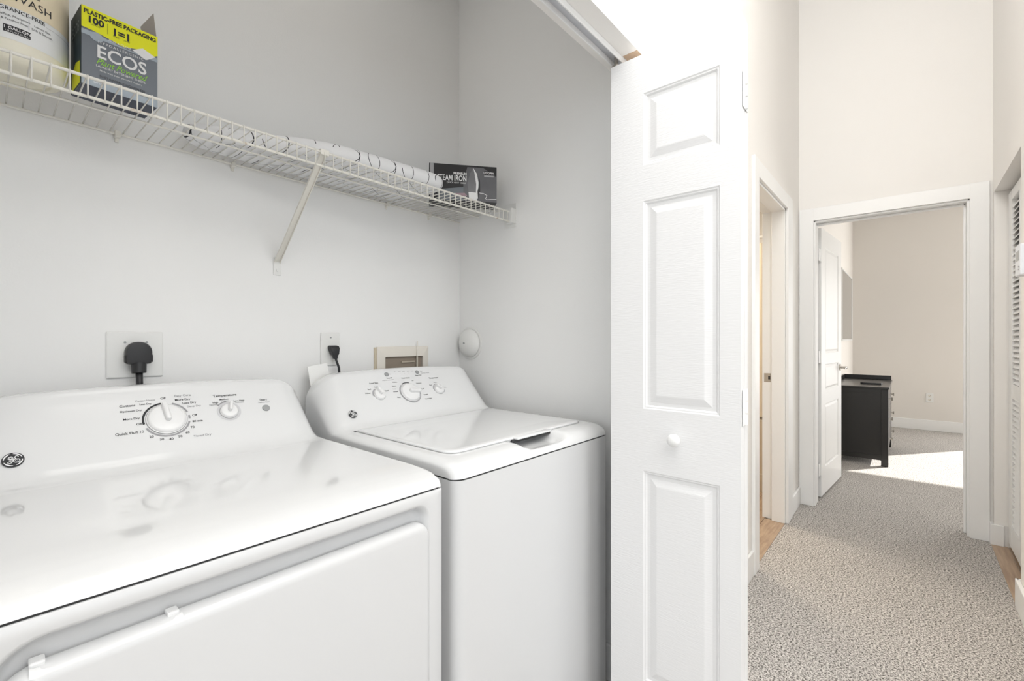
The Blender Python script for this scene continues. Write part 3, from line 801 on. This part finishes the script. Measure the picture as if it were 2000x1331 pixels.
# ------------------------------------------------------------------ wall fittings in the closet
# dryer outlet
b = NB(); box(b, .201, .319, YB-.006, YB, 1.079, 1.2, .003, 2); op = tag(obj('dryer_outlet', b, M_plate), 'large square white outlet plate behind the dryer', 'outlet')
b = NB(); cyl(b, (.262, YB-.005, 1.137), (.262, YB-.013, 1.137), .029, n=32); obj('socket', b, M_plate, op, angle=40)
for x in (.238, .283):
    b = NB(); cyl(b, (x, YB-.0055, 1.172), (x, YB-.008, 1.172), .0028, n=10); obj('plate_screw', b, M_btn, op)
pg = thing('dryer_plug', 'big black dryer plug and cord in the square outlet', 'plug', (.262, YB-.013, 1.135))
b = NB(); out = []
for k in range(17):
    a = PI*k/16; out.append((.0275*math.cos(a), .012+.0265*math.sin(a)))
out += [(-.0275, -.012), (-.024, -.019), (-.017, -.020), (.017, -.020), (.024, -.019), (.0275, -.012)]
def plate_loop(o_, y, k): return [Vector((.262+x*k, y, 1.135+z*k)) for x, z in o_]
loft(b, [plate_loop(out, YB-.0135, .9), plate_loop(out, YB-.018, 1.0), plate_loop(out, YB-.036, 1.0), plate_loop(out, YB-.042, .93), plate_loop(out, YB-.043, .8)])
obj('plug_body', b, M_black, pg, angle=35)
b = NB(); box(b, .233, .291, YB-.039, YB-.020, 1.119, 1.140, .003, 2); obj('grip_shoulder', b, M_black, pg)
b = NB(); cyl(b, (.262, YB-.030, 1.118), (.262, YB-.034, 1.092), .0165, .0155, n=20); obj('strain_relief', b, M_black, pg, angle=40)
b = NB(); tube(b, [(.262, YB-.034, 1.10), (.263, YB-.036, 1.06), (.264, YB-.035, .95), (.264, YB-.03, .80), (.3, YB-.03, .6)], .0075, 12); obj('cord', b, M_black, pg, smooth=True)
# washer outlet
b = NB(); box(b, .765, .835, YB-.006, YB, 1.087, 1.204, .003, 2); op = tag(obj('washer_outlet', b, M_plate), 'narrow white single outlet plate behind the washer', 'outlet')
b = NB(); cyl(b, (.800, YB-.005, 1.143), (.800, YB-.0085, 1.143), .017, n=28); obj('socket', b, M_plate, op, angle=40)
b = NB(); cyl(b, (.800, YB-.0052, 1.186), (.8, YB-.0075, 1.186), .003, n=10); obj('plate_screw', b, M_btn, op)
pg = thing('washer_plug', 'small black plug and cord in the narrow outlet behind the washer', 'plug', (.802, YB-.009, 1.14))
b = NB(); loops = []
for z, hw, y0_, y1_ in ((1.158, .013, YB-.022, YB-.009), (1.155, .0165, YB-.030, YB-.009), (1.148, .0175, YB-.034, YB-.009), (1.128, .0125, YB-.036, YB-.012), (1.122, .0085, YB-.034, YB-.018), (1.112, .0075, YB-.034, YB-.020)):
    cxp = .803+.25*(1.158-z)*.3
    loops.append([Vector((cxp+x, (y0_+y1_)/2+y, z)) for x, y in rrect(-hw, hw, -(y1_-y0_)/2, (y1_-y0_)/2, min(.004, hw*.5), 4)])
loft(b, loops); obj('plug_body', b, M_black, pg, angle=40)
b = NB(); tube(b, [(.807, YB-.027, 1.115), (.811, YB-.029, 1.10), (.818, YB-.03, 1.08), (.822, YB-.03, 1.03), (.82, YB-.03, .9)], .004, 10); obj('cord', b, M_black, pg, smooth=True)

# washer supply box
wb = thing('washer_supply_box', 'cream recessed plastic supply box in the wall behind the washer', 'supply box', (1.107, YB, 1.07))
b = NB(); fo = rrect(.985, 1.232, .93, 1.151, .004, 3); fi = rrect(1.020, 1.203, .95, 1.1105, .003, 3)
loft(b, [[Vector((x, y, z)) for x, z in l] for l, y in ((fo, YB), (fo, YB-.010), (rrect(.987, 1.230, .932, 1.149, .004, 3), YB-.012), (fi, YB-.012), (fi, YB-.002))], False, False)
obj('frame', b, M_cream, wb, angle=40)
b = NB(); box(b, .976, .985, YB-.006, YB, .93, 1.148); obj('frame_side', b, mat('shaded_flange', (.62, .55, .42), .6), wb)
b = NB(); loft(b, [[Vector((x, y, z)) for x, z in rrect(1.0205, 1.2025, .9505, 1.110, .003, 3)] for y in (YB-.002, YB-.0005)], False, True)
obj('box_cavity', b, M_boxin, wb)
b = NB(); tube(b, [(1.172, YB-.015, 1.172), (1.1715, YB-.0155, 1.14), (1.169, YB-.016, 1.11), (1.168, YB-.017, 1.05)], .0022, 6)
obj('tie_strip', b, M_cream, wb)
b = NB(); box(b, 1.176, 1.184, YB-.004, YB-.0015, .951, 1.109); obj('inner_rib', b, mat('rib_plastic', (.48, .42, .34), .6), wb)
b = NB(); box(b, 1.10, 1.165, YB-.006, YB-.0015, 1.085, 1.092); obj('inner_rib', b, mat('rib_plastic', (.48, .42, .34), .6), wb)

# dome cap on the right closet wall
dc = thing('dome_cap', 'round white dome cap screwed on the closet side wall', 'cap', (XR, 1.477, 1.163))
mt = frame_mtx((XR, 1.477, 1.163), (0, 0, 1), (0, 1, 0))
b = NB(); lathe(b, [(.073, 0), (.073, .003), (.070, .005), (.064, .0055)], mt, 48); obj('flange', b, M_plate, dc, angle=40)
b = NB(); lathe(b, [(.064, .005), (.062, .012), (.055, .022), (.042, .031), (.025, .037), (.008, .0395), (0, .040)], mt, 48); obj('dome', b, M_plate, dc, smooth=True)
b = NB(); cyl(b, mt @ Vector((0, 0, .038)), mt @ Vector((0, 0, .0425)), .0045, n=12); obj('screw', b, M_btn, dc)

# ------------------------------------------------------------------ wire shelf
ZB_, ZF = 1.712, 1.697
ws = thing('wire_shelf', 'long cream coated ventilated wire shelf above dryer and washer', 'shelf', (.6, YB, 1.70))
def rod(name, p0, p1, r, m=M_wire, n=8):
    b = NB(); cyl(b, p0, p1, r, n=n); return obj(name, b, m, ws, smooth=False, angle=50)
YS = 1.222
rod('back_rod', (-.29, YB-.012, ZB_-.003), (XR-.012, YB-.012, ZB_-.003), .0033)
rod('middle_rod', (-.29, 1.395, ZB_-.007), (XR-.03, 1.395, ZB_-.007), .0028)
rod('front_top_rod', (-.29, YS, ZF+.001), (XR-.022, YS, ZF+.001), .0033)
rod('front_lower_rod', (-.29, YS, 1.659), (XR-.022, YS, 1.659), .0034, M_rust)
cw_me = None; i = 0
x = -.275
while x < XR-.03:
    if cw_me is None:
        b = NB(); tube(b, [(0, YB-.010, ZB_+.002), (0, YS+.008, ZF+.0055), (0, YS-.003, ZF+.003), (0, YS-.0045, ZF-.002), (0, YS-.0045, 1.656)], .00145, 6)
        o = obj('cross_wire', b, M_wire, ws, smooth=True); cw_me = o.data; base_loc = o.location.copy()
    else:
        o = bpy.data.objects.new('cross_wire', cw_me); C.objects.link(o); o.parent = ws
    o.location = (x, 0, 0); x += .0254
# wall clips
for x in (.222, .49, .73, 1.03, 1.24):
    b = NB(); box(b, x-.006, x+.006, YB-.018, YB, ZB_-.012, ZB_+.004, .0015, 1); box(b, x-.004, x+.004, YB-.004, YB, ZB_-.022, ZB_-.010, .001, 1); obj('wall_clip', b, M_wire, ws)
# end bracket on right wall
b = NB(); box(b, XR-.004, XR, 1.205, 1.272, 1.640, 1.738, .0015, 1); obj('end_bracket', b, M_plate, ws)
b = NB(); box(b, XR-.030, XR-.004, 1.207, 1.240, 1.653, 1.712, .002, 2); obj('rod_socket', b, M_plate, ws)
# diagonal support brace
b = NB(); A = Vector((.612, YS+.004, 1.694)); Bp = Vector((.618, YB-.006, 1.432))
dv = (Bp-A).normalized(); side = Vector((1, 0, 0)); nn = dv.cross(side).normalized()
for off, w_, t_ in ((0, .0085, .0012),):
    loft(b, [[P_+side*sx*.0085+nn*sn*.0012 for sx, sn in ((-1, -1), (1, -1), (1, 1), (-1, 1))] for P_ in (A, Bp)])
for sx in (-1, 1):
    loft(b, [[P_+side*(sx*.0085+e1*.0008)+nn*n1 for e1, n1 in ((-1, 0), (1, 0), (1, .007), (-1, .007))] for P_ in (A, Bp)])
sb = obj('support_brace', b, M_wire, ws)
b = NB(); box(b, .603, .628, YS-.004, YS+.012, 1.690, 1.706, .002, 2); obj('shelf_hook', b, M_wire, sb)
b = NB(); box(b, .609, .632, YB-.003, YB, 1.388, 1.445, .001, 1); pf = obj('wall_foot', b, M_plate, sb)
b = NB(); cyl(b, (.621, YB-.0028, 1.404), (.621, YB-.0055, 1.404), .0045, n=12); obj('screw', b, M_plate, pf)
ZT = ZB_+.0036

# ------------------------------------------------------------------ on the shelf: ironing board
def board_outline():
    front = [(.345, 1.468), (.352, 1.445), (.375, 1.422), (.41, 1.403), (.46, 1.380), (.52, 1.352), (.58, 1.312), (.64, 1.283), (.72, 1.263), (.82, 1.252), (.92, 1.244), (1.0, 1.238), (1.04, 1.240), (1.068, 1.252), (1.083, 1.275), (1.09, 1.31)]
    back = [(1.09, 1.44), (1.086, 1.48), (1.074, 1.508), (1.05, 1.524), (1.01, 1.529), (.9, 1.530), (.78, 1.530), (.66, 1.530), (.56, 1.529), (.48, 1.526), (.42, 1.52), (.378, 1.508), (.354, 1.49)]
    out = []
    P = front+back; n = len(P)
    for i in range(n):     # catmull-rom rounding
        p0, p1, p2, p3 = P[i-1], P[i], P[(i+1) % n], P[(i+2) % n]
        for q in (0, .5):
            out.append(tuple(.5*((2*p1[k])+(-p0[k]+p2[k])*q+(2*p0[k]-5*p1[k]+4*p2[k]-p3[k])*q*q+(-p0[k]+3*p1[k]-3*p2[k]+p3[k])*q**3) for k in (0, 1)))
    return out
def inset(pts, d):
    n = len(pts); out = []
    for i in range(n):
        p, q = Vector(pts[i-1]), Vector(pts[(i+1) % n]); t_ = (q-p).normalized(); nrm = Vector((-t_.y, t_.x))
        out.append((pts[i][0]+nrm.x*d, pts[i][1]+nrm.y*d))
    return out
bo = board_outline()
b = NB(); loops = []
hb = .046
for a in [i*PI/8 for i in range(9)]:
    ins = .020*(1-math.sin(a)); z = ZT+hb/2-hb/2*math.cos(a)
    loops.append([Vector((x, y, z)) for x, y in inset(bo, ins)])
loft(b, loops, True, True)
ib = thing('ironing_board', 'tabletop ironing board in white cover with thin black lines, lying on the shelf', 'ironing board', (.72, 1.37, ZT))
obj('padded_cover', b, M_cover, ib, smooth=False, angle=60)
b = NB(); lp = [[Vector((.72+(x-.72)*.8, 1.40+(y-1.40)*.6, z)) for x, y in bo] for z in (ZT+hb-.002, ZT+hb+.002)]
loft(b, lp); obj('board_frame', b, M_plate, ib)

# ------------------------------------------------------------------ detergent jug
jx, jy, jr = .033, 1.375, .0845
jug = thing('detergent_jug', 'big cream plastic jug with white label band at the shelf left end', 'jug', (jx, jy, ZT))
M_jug = mat('cream_jug_plastic', (.90, .86, .72), .35, sss=1); M_juglab = mat('tan_label', (.92, .80, .58), .45); M_band = mat('white_label_band', (.86, .87, .87), .4)
b = NB(); mj = Matrix.Translation((jx, jy, ZT))
lathe(b, [(.0, .004), (.058, .004), (.060, 0), (.070, .001), (.080, .008), (.0835, .020), (jr, .035), (jr, .20), (.080, .225), (.060, .25), (.030, .265), (.022, .27), (.022, .285)], mj, 64)
obj('jug_body', b, M_jug, jug, angle=50)
b = NB(); lathe(b, [(.026, .272), (.026, .305), (.024, .31), (0, .31)], mj, 32); obj('cap', b, M_plate, jug, angle=40)
def cylpatch(bm, r, z0, z1, a0, a1, n=40, zfun=None):
    rows = []
    for k in range(n+1):
        a = math.radians(a0+(a1-a0)*k/n)
        rows.append([bm.verts.new((jx+r*math.sin(a), jy-r*math.cos(a), z)) for z in (z0, z1)])
    for k in range(n): bm.faces.new((rows[k][0], rows[k+1][0], rows[k+1][1], rows[k][1]))
b = NB(); cylpatch(b, jr+.0003, 1.752, 1.814, -95, 95); obj('label_band', b, M_band, jug, smooth=True)
b = NB(); cylpatch(b, jr+.0003, 1.8142, 1.912, -95, 95); obj('upper_label', b, M_juglab, jug, smooth=True)
def bendf(a0, z0, r=jr+.0007):
    def f(x, y):
        a = math.radians(a0)+x/r
        return (jx+r*math.sin(a), jy-r*math.cos(a), z0+y)
    return f
b = NB()
text_bm(b, 'BODY WASH', .0205, None, 'RIGHT', bend=bendf(40, 1.8335), space=1.03)
text_bm(b, 'MOISTURIZING', .0135, None, 'RIGHT', bend=bendf(27, 1.853))
text_bm(b, 'FRAGRANCE-FREE', .0101, None, 'RIGHT', bend=bendf(31.5, 1.8085), heavy=.0001)
text_bm(b, 'Sulfate, Phosphate', .0058, None, 'CENTER', bend=bendf(2, 1.7965))
text_bm(b, '& Paraben Free', .0058, None, 'CENTER', bend=bendf(2, 1.7885))
text_bm(b, 'Leaves Skin', .0058, None, 'CENTER', bend=bendf(29, 1.7950))
text_bm(b, 'Soft & Smooth', .0058, None, 'CENTER', bend=bendf(29, 1.7868))
cylpatch(b, jr+.0006, 1.782, 1.803, 14.8, 15.2, 1); cylpatch(b, jr+.0006, 1.8045, 1.8048, 33, 80, 20)
obj('label_lettering', b, M_ink, jug)['kind'] = 'stuff'
b = NB(); cylpatch(b, jr+.0006, 1.764, 1.778, -8, 16.5, 12); obj('volume_patch', b, M_ink, jug)
b = NB(); text_bm(b, '1 GALLON', .0078, None, 'CENTER', bend=bendf(4.4, 1.7728, jr+.0011), heavy=.0001); text_bm(b, '128 FL OZ (3.78 L)', .0042, None, 'CENTER', bend=bendf(4.4, 1.7665, jr+.0011)); obj('volume_lettering', b, M_white, jug)['kind'] = 'stuff'

# ------------------------------------------------------------------ detergent sheet box
bx0, bx1, by0, by1, bz0, bz1 = .130, .2605, 1.306, 1.393, ZT, 1.879
eb = thing('detergent_box', 'grey and yellow cardboard box of laundry sheets with open top flaps', 'box', ((bx0+bx1)/2, by0, bz0))
M_egrey = mat('slate_card', (.19, .21, .24), .45); M_eyel = mat('yellow_card', (.90, .90, .015), .45); M_enavy = mat('navy_card', (.02, .045, .06), .5, var=.5, vscale=40)
M_esteel = mat('steel_grey_print', (.42, .48, .54), .5, var=.15, vscale=60); M_egreen = mat('green_ink', (.33, .72, .05), .5); M_tan = mat('bare_card', (.60, .55, .50), .8); M_edark = mat('dark_underside_card', (.07, .08, .11), .6)
b = NB(); box(b, bx0, bx1, by0, by1, bz0, bz1, .0006, 1); obj('carton', b, M_egrey, eb)
def face(u, v, n=.0004): return Vector((bx0+(bx1-bx0)*u, by0-n, bz0+(bz1-bz0)*v))
def fpoly(pts, m, nm, n=.0004):
    b_ = NB(); poly(b_, [face(u, v, n) for u, v in pts]); return obj(nm, b_, m, eb)
fpoly([(0, .70), (.15, .70), (.45, .66), (.65, .655), (1, .70), (1, .64), (.0, .64)][::-1], M_esteel, 'print_band', .0004)
fpoly([(0, 1), (0, .725), (.13, .72), (.3, .70), (.52, .665), (.70, .71), (.8, .74), (.95, .70), (.97, .72), (1, .73), (1, 1)], M_eyel, 'yellow_panel', .0006)
fpoly([(.64, .675), (.79, .755), (.965, .70), (.86, .625), (.83, .61)], M_white, 'sheet_picture', .0008)
fpoly([(0, .0), (0, .12), (1, .12), (1, 0)], M_esteel, 'lower_band', .0005)
b = NB(); n = 24
poly(b, [face(.185+.085*math.cos(2*PI*k/n), .655+.058*math.sin(2*PI*k/n), .0009) for k in range(n)]); obj('round_picture', b, M_esteel, eb)
wbx = bx1-bx0; hbx = bz1-bz0
def ft(s, u, v, size, m_, al='CENTER', n=.0011, **k):
    return text_bm(m_, s, size, frame_mtx(face(u, v, n), (1, 0, 0), (0, 0, 1)), al, **k)
b = NB()
ft('PLASTIC-FREE PACKAGING', .5, .935, .0128, b, xs=.80, heavy=.0005); ft('100', .17, .845, .0195, b, xs=.95, heavy=.0007); ft('LOADS', .17, .795, .0048, b)
ft('1=1', .50, .81, .0215, b, xs=.98, heavy=.0008); ft('SHEET   LOAD', .50, .755, .0046, b)
poly(b, [face(u, v, .0009) for u, v in ((.318, .75), (.323, .75), (.323, .885), (.318, .885))])
obj('dark_lettering', b, M_ink, eb)['kind'] = 'stuff'
b = NB(); ft('ECOS', .51, .468, .038, b, xs=.92, heavy=.0006); obj('large_lettering', b, M_white, eb)['kind'] = 'stuff'
b = NB(); ft('HYPOALLERGENIC', .5, .600, .0076, b, space=1.32, xs=.98); ft('FREE & CLEAR', .48, .675, .0062, b)
ft('LAUNDRY DETERGENT SHEETS', .5, .285, .0066, b, xs=.92); ft('Made with plant-powered cleaners', .5, .235, .0052, b); ft('SAFER', .2, .06, .0055, b)
obj('white_lettering', b, M_white, eb)['kind'] = 'stuff'
b = NB(); ft('Plant Powered', .5, .345, .0180, b, shear=.45, xs=.80); obj('green_lettering', b, M_egreen, eb)['kind'] = 'stuff'
b = NB(); ft('SUSTAINABLE LIQUIDLESS', .52, .16, .0068, b); ft('LAUNDRY SHEETS  FRAGRANCE FREE', .52, .10, .006, b); obj('small_lettering', b, M_ink, eb)['kind'] = 'stuff'
# left side artwork
def lface(u, v, n=.0004): return Vector((bx0-n, by1-(by1-by0)*u, bz0+(bz1-bz0)*v))
b = NB(); poly(b, [lface(u, v) for u, v in ((0, 0), (1, 0), (1, 1), (0, 1))]); obj('side_print', b, M_enavy, eb)
b = NB(); poly(b, [lface(u, v, .0007) for u, v in ((.1, .02), (.9, .02), (.9, .30), (.5, .34), (.1, .24))]); obj('side_yellow_print', b, M_eyel, eb)
b = NB(); text_bm(b, 'ECOS', .030, frame_mtx(lface(.5, .76, .0009), (0, -1, 0), (0, 0, 1)), 'CENTER', xs=.8, heavy=.0006); obj('side_lettering', b, mat('slate_ink', (.22, .26, .28), .6), eb)
b = NB(); box(b, bx0+.001, bx1-.001, by0+.001, by1-.001, bz0-.0006, bz0+.0001); obj('base_flap', b, M_edark, eb)
# flaps
def flap(pts, m, nm):
    b_ = NB(); f = poly(b_, pts); r_ = bmesh.ops.extrude_face_region(b_, geom=[f]); vv = [v for v in r_['geom'] if isinstance(v, bmesh.types.BMVert)]
    bmesh.ops.translate(b_, vec=(.0006, .0006, 0), verts=vv); return obj(nm, b_, m, eb)
flap([(bx1-.001, by0+.004, bz1), (bx1-.001, by1-.004, bz1), (bx1-.012, by1-.012, bz1+.048), (bx1-.006, by0+.006, bz1+.055)], M_tan, 'side_flap')
flap([(bx0+.001, by1-.001, bz1), (bx1-.03, by1-.001, bz1), (bx1-.04, by1+.020, bz1+.04), (bx0+.012, by1+.016, bz1+.05)], M_paper, 'back_flap')

eb.rotation_euler.z = math.radians(5)
# ------------------------------------------------------------------ steam iron box
pL = Vector((1.113, 1.386, 0)); pR = Vector((1.319, 1.224, 0)); ex = (pR-pL).normalized(); ey = Vector((-ex.y, ex.x, 0)); Wb = (pR-pL).length
sbx = thing('iron_box', 'black and grey steam iron carton at the shelf right end', 'box', (pL.x, pL.y, ZT))
hB = 1.858-ZT
bm_ = frame_mtx(pL+Vector((0, 0, ZT)), ex, Vector((0, 0, 1)))     # u along front, v up, n towards the viewer
def bp(u, v, n=.0005): return bm_ @ Vector((u*Wb, v*hB, n))
M_ib = mat('black_card', (.022, .022, .024), .4); M_ig = mat('grey_card_print', (.13, .13, .14), .45, var=.4, vscale=12); M_il = mat('light_grey_print', (.42, .42, .43), .4)
b = NB(); box(b, 0, Wb, 0, hB, -.092, 0, .0006, 1); bmesh.ops.transform(b, matrix=bm_, verts=b.verts); obj('carton', b, M_ib, sbx)
def ip(pts, m, nm, n=.0005): 
    b_ = NB(); poly(b_, [bp(u, v, n) for u, v in pts]); return obj(nm, b_, m, sbx)
ip([(.015, 0), (.065, 0), (.065, 1), (.015, 1)], M_il, 'white_edge_strip')
ip([(.50, 0.02), (1, .02), (1, .72), (.8, .95), (.56, .95), (.50, .6)], M_ig, 'grey_background')
ip([(.12, .02), (.5, .02), (.5, .40), (.12, .30)], mat('steel_blue_print', (.18, .20, .22), .5), 'ironing_scene', .0006)
ip([(.36, .12), (.56, .16), (.52, .24), (.38, .22)], mat('mauve_print', (.38, .27, .30), .5), 'cloth_picture', .0007)
ip([(.58, .22), (.56, .50), (.60, .78), (.645, .94), (.68, .80), (.69, .22)], mat('dark_steel_print', (.20, .20, .21), .3), 'iron_soleplate', .0008)
ip([(.645, .94), (.70, .78), (.725, .55), (.72, .10), (.685, .10), (.69, .5), (.665, .80)], M_white, 'iron_body_picture', .001)
ip([(.725, .72), (.745, .6), (.75, .30), (.72, .05), (.71, .30), (.735, .5)], M_ib, 'iron_handle_picture', .0011)
ip([(.575, .27), (.70, .26), (.70, .03), (.585, .08)], M_white, 'iron_heel_picture', .0012)
b = NB(); tube(b, [bp(u, v, .0006) for u, v in ((.73, .26), (.80, .25), (.855, .20), (.83, .12), (.845, .085), (.91, .10), (.995, .11))], .0012, 5); obj('cable_picture', b, M_white, sbx)
b = NB()
text_bm(b, 'STEAM IRON', .030, frame_mtx(bp(.55, .62, .001), ex, (0, 0, 1)), 'RIGHT', xs=.66, heavy=.0006)
text_bm(b, 'PREMIUM', .0125, frame_mtx(bp(.55, .755, .001), ex, (0, 0, 1)), 'RIGHT', xs=1.0, heavy=.0004)
text_bm(b, 'QUICK HEAT 1200W', .0085, frame_mtx(bp(.54, .50, .001), ex, (0, 0, 1)), 'RIGHT', xs=.95)
text_bm(b, 'UTOPIA', .0105, frame_mtx(bp(.88, .815, .0014), ex, (0, 0, 1)), 'CENTER', xs=1.1, heavy=.0003)
obj('white_lettering', b, M_white, sbx)['kind'] = 'stuff'
ip([(.81, .77), (.955, .77), (.955, .87), (.81, .87)], M_ib, 'name_patch', .0011)
ip([(.81, .71), (.955, .71), (.955, .75), (.81, .75)], M_il, 'name_strip', .0011)

# ------------------------------------------------------------------ bedroom furniture
DXa, DXb, DYf, DYb, DH = 5.435, 6.50, .135, .565, .735
ds = thing('dresser', 'low black espresso dresser beside the open bedroom door', 'dresser', ((DXa+DXb)/2, (DYf+DYb)/2, 0))
for lx in (DXa+.02, DXb-.02):
    for ly in (DYf+.022, DYb-.022):
        b = NB(); lz = DH-.018
        sx = .02
        box(b, lx-sx, lx+sx, ly-(.030 if ly < .3 else .022)+.008, ly+.030, 0, lz, .002, 1); obj('leg', b, M_espresso, ds)
for xx in (DXa+.012, DXb-.03):
    b = NB(); box(b, xx, xx+.016, DYf+.05, DYb-.03, .10, DH-.018); sp_ = obj('side_panel', b, M_espresso, ds)
    b = NB(); box(b, xx-.006, xx+.012, DYf+.05, DYb-.03, .055, .10, .001, 1); obj('side_rail', b, M_espresso, ds)
    b = NB(); box(b, xx-.004, xx+.010, DYf+.05, DYb-.03, DH-.06, DH-.018, .001, 1); obj('side_rail', b, M_espresso, ds)
b = NB(); box(b, DXa+.02, DXb-.02, DYf+.022, DYb-.01, .10, DH-.02); obj('carcase', b, M_espresso, ds)
b = NB(); box(b, DXa-.008, DXb+.008, DYf-.008, DYb, DH-.018, DH, .003, 2); obj('dresser_top', b, M_espresso, ds)
b = NB(); box(b, DXa-.006, DXb+.006, DYb-.018, DYb, DH, DH+.045, .002, 1); box(b, DXb-.012, DXb+.006, DYf+.0, DYb-.018, DH, DH+.045, .002, 1); obj('gallery_rail', b, M_espresso, ds)
fx0, fx1 = DXa+.045, DXb-.045; fm = (fx0+fx1)/2
for c_, (a0_, a1_) in enumerate(((fx0, fm-.006), (fm+.006, fx1))):
    for z0_, z1_ in ((.13, .310), (.322, .502), (.514, .695)):
        b = NB(); box(b, a0_, a1_, DYf+.002, DYf+.022, z0_, z1_, .002, 1); dw = obj('drawer', b, M_espresso, ds)
        xm = (a0_+a1_)/2; zm = (z0_+z1_)/2
        b = NB(); cyl(b, (xm, DYf+.003, zm), (xm, DYf-.018, zm), .006, n=12); cyl(b, (xm, DYf-.016, zm), (xm, DYf-.028, zm), .014, .015, n=18); obj('knob', b, M_metal, dw, angle=40)
# dark flat tray on the dresser
b = NB(); loft(b, [[Vector((x, y, z)) for x, y in rrect(5.72, 5.90, .19, .36, .03, 5)] for z in (DH+.001, DH+.016)])
tag(obj('flat_device', b, M_ib, angle=None), 'small flat black object lying on the dresser top', 'device')
# wall mirror
mr = thing('wall_mirror', 'tall grey mirror in thin pale frame on the bedroom left wall', 'mirror', (7.1, YBL, 1.58))
b = NB(); box(b, 6.42, 7.66, YBL-.016, YBL, 1.175, 1.985); obj('glass', b, M_mirror, mr)
b = NB()
for p in ((6.40, 7.70, 1.955+.03, 2.0), (6.40, 7.70, 1.165, 1.18)): box(b, p[0], p[1], YBL-.022, YBL, p[2], p[3], .002, 1)
for p in ((6.40, 6.42), (7.66, 7.70)): box(b, p[0], p[1], YBL-.022, YBL, 1.165, 2.0, .002, 1)
obj('frame', b, M_plate, mr)
# bedroom outlet
b = NB(); box(b, XBF-.006, XBF, -.25, -.178, .363, .482, .002, 1); ot = tag(obj('bedroom_outlet', b, M_plate), 'small white duplex outlet low on the far bedroom wall', 'outlet')
for z in (.395, .448):
    b = NB(); cyl(b, (XBF-.005, -.214, z), (XBF-.0085, -.214, z), .0165, n=20); s_ = obj('socket', b, M_cream, ot)
    b = NB(); box(b, XBF-.0095, XBF-.008, -.2225, -.2195, z-.001, z+.009); box(b, XBF-.0095, XBF-.008, -.2085, -.2055, z-.001, z+.009); cyl(b, (XBF-.008, -.214, z-.008), (XBF-.0095, -.214, z-.008), .0028, n=8); obj('slots', b, M_slot, s_)

# ------------------------------------------------------------------ bathroom glimpse
tb = thing('bathtub', 'beige bathtub side seen through the bathroom doorway', 'bathtub', (4.3, 1.6, 0))
b = NB(); lo = rrect(3.93, 4.70, .78, 2.4, .03, 5); hi = rrect(3.99, 4.64, .86, 2.32, .09, 5); bt = rrect(4.05, 4.58, .95, 2.2, .09, 5)
loft(b, [[Vector((x, y, z)) for x, y in l] for l, z in ((lo, 0), (lo, .545), (lo, .552), (hi, .552), (bt, .12))], True, True)
obj('tub_shell', b, M_tub, tb, angle=40)
b = NB(); box(b, 3.915, 3.93, .78, 2.4, 0, .14, .002, 1); obj('skirt_board', b, M_tub, tb)
ct = thing('shower_curtain', 'cream shower curtain hanging by rings above the tub', 'curtain', (3.95, 1.3, .57))
b = NB(); n = 90; r0_ = []; r1_ = []
for k in range(n+1):
    y = .79+1.0*k/n; xo = .016*math.sin(k*.75)+.006*math.sin(k*.31)
    r0_.append(b.verts.new((3.955+xo*1.2, y, .575))); r1_.append(b.verts.new((3.955+xo*.7, y, 1.93)))
for k in range(n): b.faces.new((r0_[k], r0_[k+1], r1_[k+1], r1_[k]))
obj('curtain_cloth', b, M_curtain, ct, smooth=True)
b = NB(); cyl(b, (3.955, YI+.02, 1.975), (3.955, 2.6, 1.975), .012, n=16)
tag(obj('curtain_rod', b, M_plate), 'white rod carrying the shower curtain', 'rod')
for k in range(9):
    y = .835+.105*k-.0
    b = NB(); tube(b, [(3.955+.017*math.cos(a), y+.004*math.sin(a), 1.962+.027*math.sin(a)) for a in [2*PI*i/14 for i in range(15)]], .0035, 6)
    obj('curtain_ring', b, mat('dark_bronze', (.10, .07, .05), .4, metal=.6), ct)

for o in bpy.data.objects:
    if o.get('_rot'): del o['_rot']
